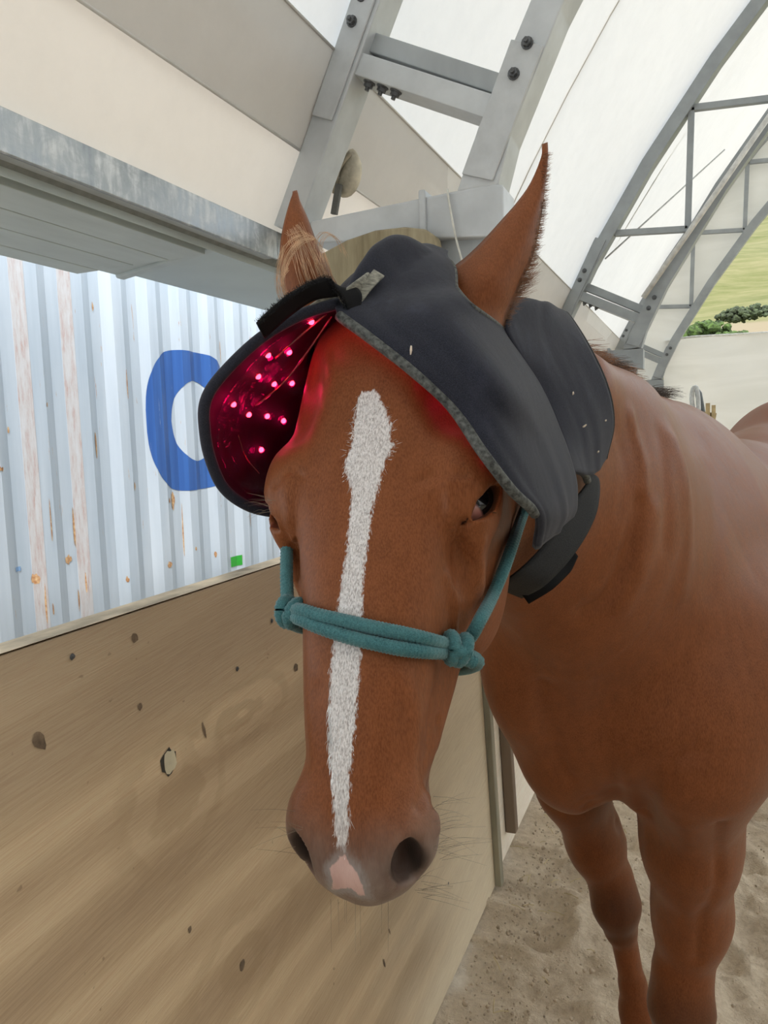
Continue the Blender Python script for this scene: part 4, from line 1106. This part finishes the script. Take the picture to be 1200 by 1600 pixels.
def upsample(G, nr, nc):
    G = np.asarray(G, float); a = np.stack([spline(G[:, j], nr) for j in range(G.shape[1])], 1)
    return np.stack([spline(a[i], nc) for i in range(nr)], 0)
def ctrl(rows):
    """(px, py, value): value < .3 is a stand-off from the coat, else a depth"""
    a = np.array(rows, float); sh = a.shape[:2]; a = a.reshape(-1, 3); near = a[:, 2] < .3
    out = np.array([P(*q) for q in a])
    if near.any(): out[near] = hits(a[near, :2], a[near, 2])
    return out.reshape(*sh, 3)
def sheet(name, G, th, mat, parent, flip=False, mat2=None):
    nr, nc = G.shape[:2]
    du = np.gradient(G, axis=0); dv = np.gradient(G, axis=1); n = np.cross(du, dv); n /= np.linalg.norm(n, axis=2, keepdims=True) + 1e-12
    if flip: n = -n
    A = G + n * th / 2; B = G - n * th / 2
    V = np.vstack([A.reshape(-1, 3), B.reshape(-1, 3)]); N = nr * nc; Fc = []; mi = []
    for i in range(nr - 1):
        for j in range(nc - 1):
            q = (i * nc + j, i * nc + j + 1, (i + 1) * nc + j + 1, (i + 1) * nc + j)
            Fc.append(q); mi.append(0); Fc.append(tuple(k + N for k in q[::-1])); mi.append(1)
    rim = [(0, j) for j in range(nc)] + [(i, nc - 1) for i in range(1, nr)] + [(nr - 1, j) for j in range(nc - 2, -1, -1)] + [(i, 0) for i in range(nr - 2, 0, -1)]
    ids = [i * nc + j for i, j in rim]
    for a, b in zip(ids, ids[1:] + ids[:1]): Fc.append((a, a + N, b + N, b)); mi.append(0)
    me = mesh(name, V, Fc, True); me.materials.append(mat)
    if mat2: me.materials.append(mat2); me.polygons.foreach_set('material_index', np.array(mi, np.int32))
    return link(name, me, mat, parent)
def relax_out(G, off):
    s = G.shape; o = np.broadcast_to(off, s[:2])
    return push_out(G.reshape(-1, 3), o.reshape(-1)).reshape(s)
def wrinkle(G, amp, seed):
    du = np.gradient(G, axis=0); dv = np.gradient(G, axis=1); n = np.cross(du, dv); n /= np.linalg.norm(n, axis=2, keepdims=True) + 1e-12
    i, j = np.meshgrid(np.linspace(0, 1, G.shape[0]), np.linspace(0, 1, G.shape[1]), indexing='ij')
    w = vnoise(np.stack([i * 2.2, j * 9, 0 * i], -1), seed) * .6 + vnoise(np.stack([i * 5, j * 5, 0 * i], -1), seed + 1) * .4
    return G + n * (w * amp)[..., None]

def build_hood():
    # cheek and forehead panel (viewer's right)
    rows = [
        [(548, 478, .72), (600, 425, .775), (640, 405, .83), (690, 425, .86)],
        [(530, 478, .685), (566, 410, .715), (620, 369, .755), (694, 408, .80)],
        [(528, 490, .030), (600, 450, .705), (655, 430, .735), (702, 432, .775)],
        [(575, 526, .024), (625, 500, .022), (685, 482, .024), (733, 474, .020)],
        [(645, 580, .020), (690, 560, .026), (745, 540, .026), (791, 520, .020)],
        [(706, 636, .018), (752, 625, .026), (800, 612, .030), (842, 600, .026)],
        [(757, 708, .018), (800, 696, .640), (842, 685, .715), (874, 672, .034)],
        [(800, 765, .628), (834, 757, .660), (868, 750, .72), (897, 742, .790)],
        [(838, 806, .660), (858, 806, .678), (880, 800, .725), (899, 788, .785)],
        [(836, 858, .705), (850, 846, .712), (870, 830, .742), (893, 806, .785)]]
    G = relax_out(upsample(ctrl(rows), 70, 44), .010); G = wrinkle(G, .0022, 3); G = relax_out(G, .008)
    panel_f = sheet('forehead_panel', G, .005, neo, hood, False, neo_in)
    mb = MB(); mb.tube(G[16:62, 0], .0048, 10); mb.build('binding', bind_m, hood, smooth=True)
    mb = MB(); mb.tube(G[12:32, -1], .0032, 8); mb.build('ear_hole_binding', bind_m, hood, smooth=True)
    # seam over the peak of the hood
    # neck panel
    rows = [
        [(800, 500, .90), (850, 500, .98), (890, 515, 1.08)],
        [(802, 466, .84), (850, 474, .90), (884, 490, .985)],
        [(790, 519, .022), (855, 530, .030), (916, 537, .016)],
        [(840, 600, .026), (893, 608, .026), (946, 602, .014)],
        [(872, 672, .034), (918, 674, .026), (957, 660, .014)],
        [(895, 738, .790), (926, 741, .026), (946, 716, .014)]]
    G2 = relax_out(upsample(ctrl(rows), 46, 26), .010); G2 = wrinkle(G2, .0018, 8); G2 = relax_out(G2, .008)
    sheet('neck_panel', G2, .005, neo, hood, False, neo_in)
    mb = MB(); mb.tube(G2[9:, -1], .0032, 8); mb.build('neck_binding', web_m, hood, smooth=True)
    # crown piece hidden behind, to the other ear
    rows = [
        [(548, 476, .715), (600, 430, .80), (660, 430, .88), (720, 450, .93)],
        [(545, 520, .76), (590, 500, .85), (650, 500, .93), (720, 510, .97)],
        [(540, 620, .82), (600, 640, .90), (670, 650, .97), (730, 650, 1.0)]]
    G3 = relax_out(upsample(ctrl(rows), 24, 24), .010)
    sheet('crown_panel', G3, .005, neo, hood, True, neo_in)
    # flared side panel (viewer's left): rim column first, then into the hollow behind the face
    rows = [
        [(529, 474, .680), (540, 482, .705), (552, 496, .73), (570, 520, .77)],
        [(470, 492, .672), (488, 508, .71), (515, 530, .75), (560, 560, .80)],
        [(405, 530, .668), (430, 548, .715), (470, 570, .765), (540, 600, .83)],
        [(345, 588, .668), (375, 605, .720), (425, 625, .775), (520, 650, .85)],
        [(321, 628, .672), (345, 645, .725), (400, 665, .780), (510, 700, .86)],
        [(320, 672, .682), (345, 690, .735), (400, 705, .790), (510, 730, .86)],
        [(329, 718, .698), (356, 728, .745), (405, 735, .795), (510, 750, .86)],
        [(350, 763, .715), (376, 763, .757), (420, 762, .800), (510, 768, .86)],
        [(388, 791, .732), (408, 786, .768), (440, 782, .805), (515, 782, .86)],
        [(432, 802, .748), (446, 797, .775), (470, 793, .81), (520, 792, .86)]]
    G4 = upsample(ctrl(rows), 60, 36); G4 = relax_out(G4, .006)
    panel_s = sheet('side_flap', G4, .006, neo_in, hood, False, neo)
    mb = MB(); mb.tube(G4[:, 0], .0055, 10); mb.build('flap_binding', neo, hood, smooth=True)
    # clear vinyl pocket in front of the lights
    t = NT('clear_vinyl'); a = t.noise(t.obj((1, 1, 1)), 30, 4, .6, 1.5)
    gl = t.n('ShaderNodeBsdfGlossy'); gl.inputs['Roughness'].default_value = .09; gl.inputs['Color'].default_value = (1, 1, 1, 1)
    tp = t.n('ShaderNodeBsdfTransparent'); lw = t.n('ShaderNodeLayerWeight'); lw.inputs[0].default_value = .35
    bp = t.n('ShaderNodeBump'); bp.inputs['Strength'].default_value = .5; bp.inputs['Distance'].default_value = .01; t.l(a, bp.inputs['Height']); t.l(bp.outputs[0], gl.inputs['Normal'])
    mx = t.n('ShaderNodeMixShader'); t.l(t.math('MULTIPLY', lw.outputs['Fresnel'], .05), mx.inputs[0]); t.l(tp.outputs[0], mx.inputs[1]); t.l(gl.outputs[0], mx.inputs[2]); t.l(mx.outputs[0], t.out.inputs[0])
    N4 = np.cross(np.gradient(G4, axis=0), np.gradient(G4, axis=1)); N4 /= np.linalg.norm(N4, axis=2, keepdims=True)
    if (N4[30, 15] @ CF) > 0: N4 = -N4
    ii, jj = np.meshgrid(np.linspace(0, 1, 60), np.linspace(0, 1, 36), indexing='ij')
    puff = .004 + .010 * np.clip(np.sin(ii * math.pi), 0, 1) * np.sin(np.clip(jj * 1.1, 0, 1) * math.pi) + .004 * vnoise(np.stack([ii * 5, jj * 4, 0 * ii], -1), 6)
    VG = relax_out(G4[3:52, 4:30] + (N4 * puff[..., None])[3:52, 4:30], .004)
    sheet('vinyl_pocket', VG, .0006, t.m, panel_s)
    # creases of the vinyl, red light reflections put into their colour
    cr = NT('vinyl_glint_crease'); cr.set((.3, .05, .06), .12, 0, .9); cr.b.inputs['Transmission Weight'].default_value = .6
    for pts, r in (([(524, 474, .690), (495, 502, .700), (440, 530, .705), (395, 560, .705), (365, 583, .70)], .0011), ([(518, 494, .70), (487, 540, .715), (450, 590, .725), (415, 622, .735), (398, 634, .735)], .0010), ([(522, 480, .69), (470, 524, .70), (430, 560, .71)], .0012), ([(372, 680, .735), (385, 715, .75), (405, 740, .76)], .0007)):
        mb = MB(); mb.tube(spline([P(*q) for q in pts], 24), r, 6); mb.build('vinyl_glint_crease', cr.m, panel_s, smooth=True)
    # red lights
    em = NT('red_light'); em.set((.9, .05, .08), .3); em.b.inputs['Emission Color'].default_value = (1, .03, .06, 1); em.b.inputs['Emission Strength'].default_value = 11
    def led(p, n, power, par, r=.0030):
        V = []; n = nrm(n); u = nrm(np.cross(n, (.3, .5, .8))); w = np.cross(n, u)
        for a in np.linspace(0, math.pi / 2, 5):
            for b in np.arange(10) * math.pi / 5: V.append(p + r * (math.cos(a) * (u * math.cos(b) + w * math.sin(b)) + math.sin(a) * n))
        me = mesh('red_led', V, [(i * 10 + j, i * 10 + (j + 1) % 10, (i + 1) * 10 + (j + 1) % 10, (i + 1) * 10 + j) for i in range(4) for j in range(10)], True)
        link('red_led', me, em.m, par)
        ld = bpy.data.lights.new('red_led_light', 'POINT'); ld.energy = power; ld.color = (1, .0, .12); ld.shadow_soft_size = .004
        lo = bpy.data.objects.new('red_led_light', ld); COL.objects.link(lo); lo.parent = par
        lo.location = p + n * .006
    g4 = G4.reshape(-1, 3); n4 = N4.reshape(-1, 3); d4 = g4 - EYE; z4 = d4 @ CF
    pp = np.stack([600 + FPX * (d4 @ CR) / z4, 800 - FPX * (d4 @ CU) / z4], 1)
    for (x, y) in ((399, 589), (428, 594), (453, 597), (385, 647), (416, 650), (404, 703), (450, 542), (419, 547), (484, 497), (361, 628), (436, 652)):
        k = np.argmin(np.linalg.norm(pp - (x, y), axis=1)); led(g4[k] + n4[k] * .0035, n4[k], .011, panel_s)
    hid = [(560, 492), (598, 512), (640, 540), (682, 572), (718, 606), (752, 650), (782, 700)]
    for i, (p, q) in enumerate(zip(hits(hid, .016), hits(hid, 0.))): led(p, q - p, .008 if i < 3 else .0045, panel_f)
    # fuzzy hook-and-loop strap above the flap
    def ribbon(name, ctr, wdir, width, th, mat, n=40, parent=hood):
        c = spline(ctr, n); wd = spline(wdir, n); wd /= np.linalg.norm(wd, axis=1)[:, None]; width = np.interp(np.linspace(0, 1, n), np.linspace(0, 1, len(width)), width)
        G = np.stack([c - wd * width[:, None] / 2, c, c + wd * width[:, None] / 2], 1); G = upsample(G, n, 7)
        return sheet(name, G, th, mat, parent), G
    back = CF; dn = -CU
    cl = [P(407, 517, .650), P(428, 497, .650), P(456, 474, .652), P(486, 456, .656), P(516, 449, .664), P(541, 455, .672), P(553, 472, .676), P(549, 490, .676)]
    o, SG = ribbon('loop_strap', cl, [nrm(dn * .35 + back * .6 + CR * .15)] * 4 + [nrm(dn * .6 + back * .6 + CR * .3), nrm(back * .5 - dn * .3 + CR * .6), nrm(back * .4 - dn * .7 + CR * .7), nrm(back * .4 - dn * .3 + CR * .9)], [.017, .018, .018, .018, .019, .021, .020, .014], .0042, neo_in)
    r = np.random.default_rng(3); e = SG[:, 0]; k = r.integers(0, len(e) - 1, 1500); f = r.uniform(0, 1, (1500, 1)); rt = e[k] * (1 - f) + e[k + 1] * f + r.normal(0, .0012, (1500, 3))
    d = r.normal(0, .6, (1500, 3)) - CF * .3 + CU * .5; d /= np.linalg.norm(d, axis=1)[:, None]
    strands('loop_fuzz', rt, d, r.uniform(.0015, .0035, 1500), .0005, web_m, None, 2, 'fuzzy black loop edge', hood)
    # elastic tabs
    el = simple('grey_elastic', (.26, .25, .205), .85, vary=.3, scale=150, stretch=(1, 1, 3), bump=.4, bdist=.001)
    ribbon('elastic_tab', [P(532, 470, .674), P(548, 455, .676), P(565, 442, .684), P(578, 432, .700)], [nrm(CR * .3 + back * .9 + dn * .4)] * 4, [.012, .012, .012], .002, el, 20)
    ribbon('elastic_tab', [P(557, 470, .683), P(568, 455, .686), P(580, 440, .692), P(592, 427, .704)], [nrm(CR * .8 + dn * .5)] * 4, [.010, .010, .012], .002, el, 20)
    ribbon('elastic_tab', [P(478, 486, .672), P(500, 474, .675), P(520, 462, .68), P(532, 455, .69)], [nrm(dn * .8 + back * .5)] * 4, [.006, .010, .010], .002, el, 20)
    # webbing strap under the jowl
    ribbon('jowl_strap', [P(915, 738, .885), P(927, 752, .890), P(915, 790, .868), P(893, 832, .845), P(862, 872, .825), P(828, 905, .818), P(795, 925, .85)], [nrm(CR * .7 + CF * .75)] * 2 + [nrm(CR * .8 - dn * -.35 + CF * .4)] * 5, [.022, .028, .036, .040, .042, .042, .040], .003, web_m, 44)
    ribbon('strap_tab', [P(897, 862, .862), P(880, 880, .855), P(850, 905, .842), P(815, 928, .85)], [nrm(CR * .55 + dn * .75)] * 4, [.014, .026, .030, .028], .003, neo_in, 24)
    # metal-grey loop at the end of the cheek panel
    mb = MB(); mb.tube(spline([P(897, 732, .835), P(906, 736, .84), P(914, 742, .85), P(918, 752, .86)], 12), .0045, 8); mb.build('strap_loop', bind_m, hood, smooth=True)
    # slider on the top edge, and bits of hay and lint
    c = relax_out(P(866, 497, .955)[None, None], .016)[0, 0]; mb = MB(); mb.obox(c, nrm(CR * .7 - CU * .7) * .019, nrm(CR * .6 + CU * .5 + CF * .4) * .006, nrm(np.cross(CR - CU, CR + CU)) * .004); mb.build('slider_buckle', simple('black_plastic', (.02, .022, .022), .25), hood, bevel=.0015)
    lint = simple('lint', (.6, .5, .4), .9)
    for (x, y, a) in ((895, 608, 1.2), (919, 668, .4), (952, 659, .2), (648, 545, 1.5), (940, 712, .5)):
        g = np.vstack([G.reshape(-1, 3), G2.reshape(-1, 3)]); dd = g - EYE; z = dd @ CF; pp2 = np.stack([600 + FPX * (dd @ CR) / z, 800 - FPX * (dd @ CU) / z], 1)
        near = np.where(np.linalg.norm(pp2 - (x, y), axis=1) < 9)[0]; c = g[near[np.argmin(z[near])]] - CF * .004 if len(near) else P(x, y, .8)
        v = (CR * math.cos(a) + CU * math.sin(a)) * (.0035 if x in (648, 919) else .0014); mb = MB(); mb.tube([c - v, c + CF * -.001, c + v * .9 + CU * .001], [.0006, .0012, .0008], 5); mb.build('lint', lint, hood)
build_hood()

# ================================================================== rope halter
def rope_mat():
    t = NT('teal_rope'); a = t.noise(t.obj(), 900, 2); b = t.noise(t.obj(), 38, 3)
    col = t.mix(.45, t.ramp(a, [(.32, (.014, .065, .075)), (.62, (.075, .215, .225))]), t.ramp(b, [(.3, (.03, .11, .12)), (.7, (.085, .20, .20))]))
    t.set(col, .85, 0, .2); t.b.inputs['Sheen Weight'].default_value = .25; t.bump(a, .5, .0008); return t.m
ROPE = rope_mat(); RR = .0058
def braid(pts, r, name, parent, mat, n=20):
    L = np.sum(np.linalg.norm(np.diff(pts, axis=0), axis=1)); m = max(20, int(L / .0011)); p = spline(pts, m)
    T = np.gradient(p, axis=0); T /= np.linalg.norm(T, axis=1)[:, None]; a = nrm(np.cross(T[0], (.3, .9, .2))); V = np.zeros((m, n, 3))
    for i in range(m):
        a = nrm(a - T[i] * (a @ T[i])); b = np.cross(T[i], a); th = np.arange(n) * 2 * math.pi / n; s = i * L / m
        q = r * (1 + 0.13 * np.sin(5 * th + s * 900) * np.sin(5 * th - s * 900))
        V[i] = p[i] + q[:, None] * (a * np.cos(th)[:, None] + b * np.sin(th)[:, None])
    idx = np.arange(m * n).reshape(m, n); Q = np.stack([idx[:-1], np.roll(idx[:-1], -1, 1), np.roll(idx[1:], -1, 1), idx[1:]], -1).reshape(-1, 4)
    me = qmesh(name, V.reshape(-1, 3), Q); return link(name, me, mat, parent)
def build_halter():
    root = empty('rope_halter', H(0, .2, .0)); tag(root, 'teal braided rope halter with knotted noseband around the horse muzzle', 'halter')
    R = RR
    up = hits([(468, 953), (500, 962), (545, 972), (590, 982), (630, 990), (668, 999), (702, 1008)], R)
    lo = hits([(468, 966), (500, 980), (545, 995), (590, 1006), (630, 1014), (668, 1018), (702, 1019)], R)
    kl = P(455, 957, .655); kr = hit(713, 1014, .010)
    braid(np.vstack([kl + CR * .004, up, kr]), R, 'noseband_rope', root, ROPE)
    braid(np.vstack([kl + CR * .004 - CU * .004, lo, kr]), R, 'noseband_rope', root, ROPE)
    ch = hits([(735, 995), (752, 965), (770, 930), (787, 890), (801, 850), (814, 812), (824, 785), (832, 760)], R + .001)
    braid(np.vstack([kr, ch]), R, 'cheek_rope', root, ROPE)
    cl = np.array([P(450, 945, .662), P(448, 910, .675), P(448, 875, .69), P(449, 845, .705), P(452, 815, .72), P(458, 780, .74)])
    braid(np.vstack([kl, cl]), R, 'cheek_rope', root, ROPE)
    # chin rope joining both knots under the jaw
    hv = to_head(np.array([kl, kr])); a = H(-.085, hv[0, 1], -.10); b = H(.085, hv[1, 1], -.11)
    cp = push_out(np.array([H(-.083, hv[0, 1], -.07), H(-.078, hv[0, 1] + .005, -.12), H(-.05, .215, -.19), H(0, .215, -.21), H(.05, .215, -.19), H(.08, hv[1, 1] + .005, -.12)]), R)
    braid(np.vstack([kl, cp, kr]), R, 'chin_rope', root, ROPE)
    # knots: two wraps and a tail
    def knot(c, ax, tails, s=1.0):
        ax = nrm(ax); u = nrm(np.cross(ax, (.2, .3, .9))); w = np.cross(ax, u)
        for k, (off, rad, tilt) in enumerate(((-.0045, .0098, .35), (.0050, .0098, -.30))):
            pts = [c + ax * (off + tilt * rad * math.sin(t) * .6) + rad * s * (u * math.cos(t) + w * math.sin(t)) for t in np.linspace(0, 2 * math.pi, 16)]
            braid(np.array(pts), R * 1.02, 'knot_wrap', root, ROPE)
        d = nrm(u + ax * .6); pts = [c - d * .009 - ax * .004, c + nrm(-CF) * .010, c + d * .010 + ax * .004]
        braid(np.array(pts), R * 1.02, 'knot_wrap', root, ROPE)
        for t in tails: braid(np.array(t), R, 'rope_tail', root, ROPE)
    tl = [kr + CR * .004 - CU * .002, kr + CR * .009 - CU * .009 + CF * .002, kr + CR * .0165 - CU * .0125 + CF * .004]
    knot(kr, CR * .95 - CU * .22 + CF * .2, [tl])
    knot(kl, CR * .9 - CU * .15 - CF * .5, [], .95)
build_halter()

# ================================================================== loose hair of the horse
def curve_hair(name, sets, mat, label, r=.00035):
    mb = MB()
    for pts, rr in sets: mb.tube(spline(pts, 12), np.linspace(rr, rr * .35, 12), 3, False)
    o = mb.build(name, mat, horse, smooth=True); o['kind'] = 'stuff'; o['label'] = label; return o
def build_hair():
    r = np.random.default_rng(17)
    S = []
    def fan(n, ctrl, spread, rr):
        for k in range(n):
            a = r.uniform(-1, 1); o = r.normal(0, .25, (len(ctrl), 2)) * spread
            S.append(([P(x + a * sx + ox, y + a * sy + oy, d) for (x, y, d, sx, sy), (ox, oy) in zip(ctrl, o)], r.uniform(*rr)))
    fan(34, [(497, 452, .735, 22, -5), (486, 425, .727, 22, -4), (476, 395, .722, 18, -4), (466, 370, .722, 14, -6), (458, 356, .724, 12, -8)], 7, (.0002, .00038))
    fan(22, [(480, 370, .722, 12, 4), (462, 378, .721, 8, 6), (446, 400, .722, 6, 10), (438, 435, .725, 6, 8), (446, 470, .733, 10, 6)], 6, (.00018, .00034))
    fan(14, [(510, 450, .735, 8, 0), (500, 415, .727, 8, 0), (496, 380, .723, 7, 3), (510, 364, .722, 6, 3), (528, 376, .724, 6, 4), (537, 398, .728, 6, 6)], 5, (.00016, .0003))
    fan(30, [(446, 400, .727, 5, 20), (437, 432, .729, 5, 10), (440, 458, .733, 8, 5), (452, 480, .74, 14, 5)], 5, (.00016, .0003))
    fan(12, [(520, 445, .735, 6, 2), (512, 415, .728, 5, 4), (500, 385, .724, 5, 4), (480, 365, .722, 8, 4), (455, 372, .722, 8, 5)], 5, (.00016, .0003))
    curve_hair('forelock', S, hair_mat('flaxen_hair', (.66, .42, .25)), 'wispy flaxen forelock hair')
    # fringe of the near ear
    S = []
    edge = spline([(787, 512), (795, 485), (810, 450), (830, 410), (845, 350), (851, 290), (855, 240)], 200)
    for k in range(1300):
        i = r.integers(0, 200); x, y = edge[i] + r.normal(0, 2.0, 2); f = i / 200
        L = (24 * math.exp(-((f - .34) / .13) ** 2) + 7) * r.uniform(.3, 1.15); an = r.normal(-.25 if f > .2 else .3, .25) - .1 * (f > .6)
        dp = .797 + r.uniform(-.008, .008)
        S.append(([P(x - 5, y, dp), P(x + L * .5 * math.cos(an), y + L * .5 * math.sin(an), dp + .002), P(x + L * math.cos(an - .15), y + L * math.sin(an - .15), dp + .004)], r.uniform(.00014, .00026)))
    curve_hair('ear_fringe', S, hair_mat('ear_hair', (.30, .13, .055)), 'fuzzy hair fringe along the ear edge')
    # mane
    for nm, cols, spots, lab in (('mane_tuft', (.33, .14, .05), [((905, 520), (935, 560), 1.02, 260), ((950, 585), (985, 612), 1.15, 320)], 'short ginger roached mane'), ('mane_tuft', (.055, .028, .016), [((945, 578), (968, 610), 1.12, 240), ((985, 616), (1035, 630), 1.30, 400)], 'dark brown tufts of the mane')):
        S = []
        for a, b, dp, n in spots:
            for k in range(n):
                f = r.uniform(0, 1); x, y = a[0] + (b[0] - a[0]) * f, a[1] + (b[1] - a[1]) * f; base = P(x - 4, y + 14, dp + .25 * f * .4 + r.uniform(-.02, .03))
                d = CR * r.uniform(.3, 1.0) + CU * r.uniform(.15, .75) + CF * r.normal(0, .3); L = r.uniform(.02, .045)
                S.append(([base, base + nrm(d) * L * .5, base + nrm(d + CR * .5 - CU * .15) * L], r.uniform(.0003, .0006)))
        b0 = np.array([q[0][0] for q in S]); b1 = b0.copy()
        for _ in range(6): b1 = b1 - grad(b1) * (horse_sdf(b1) + .003)[:, None] * .9
        S = [([c + sh for c in q], w) for (q, w), sh in zip(S, b1 - b0)]
        curve_hair(nm, S, hair_mat('mane_hair', cols), lab)
    # whiskers and lashes
    S = []
    W = []
    for (x, y, n, dx, sp) in ((690, 1290, 26, 1, 55), (665, 1385, 12, .8, 22), (462, 1300, 9, -1, 35), (560, 1405, 8, 0, 40), (424, 788, 12, -1, 12)):
        for k in range(n):
            px, py = x + r.normal(0, 4), y + r.uniform(-sp, sp) * (dx != 0); px += r.uniform(-sp, sp) * (dx == 0)
            W.append((px - 6 * dx * (x != 424), py, r.uniform(.012, .026) if x == 424 else r.uniform(.015, .045), CR * dx + CU * r.normal(.08, .25) - CF * r.uniform(-.3, .2) + (-CU if dx == 0 else 0)))
    for b, (_, _, L, d) in zip(hits([w[:2] for w in W]), W):
        S.append(([b, b + nrm(d) * L * .5, b + nrm(d) * L - CU * .004 * r.uniform(0, 1)], .00018))
    curve_hair('whiskers', S, hair_mat('whisker', (.22, .17, .12)), 'fine whiskers around the muzzle')
build_hair()
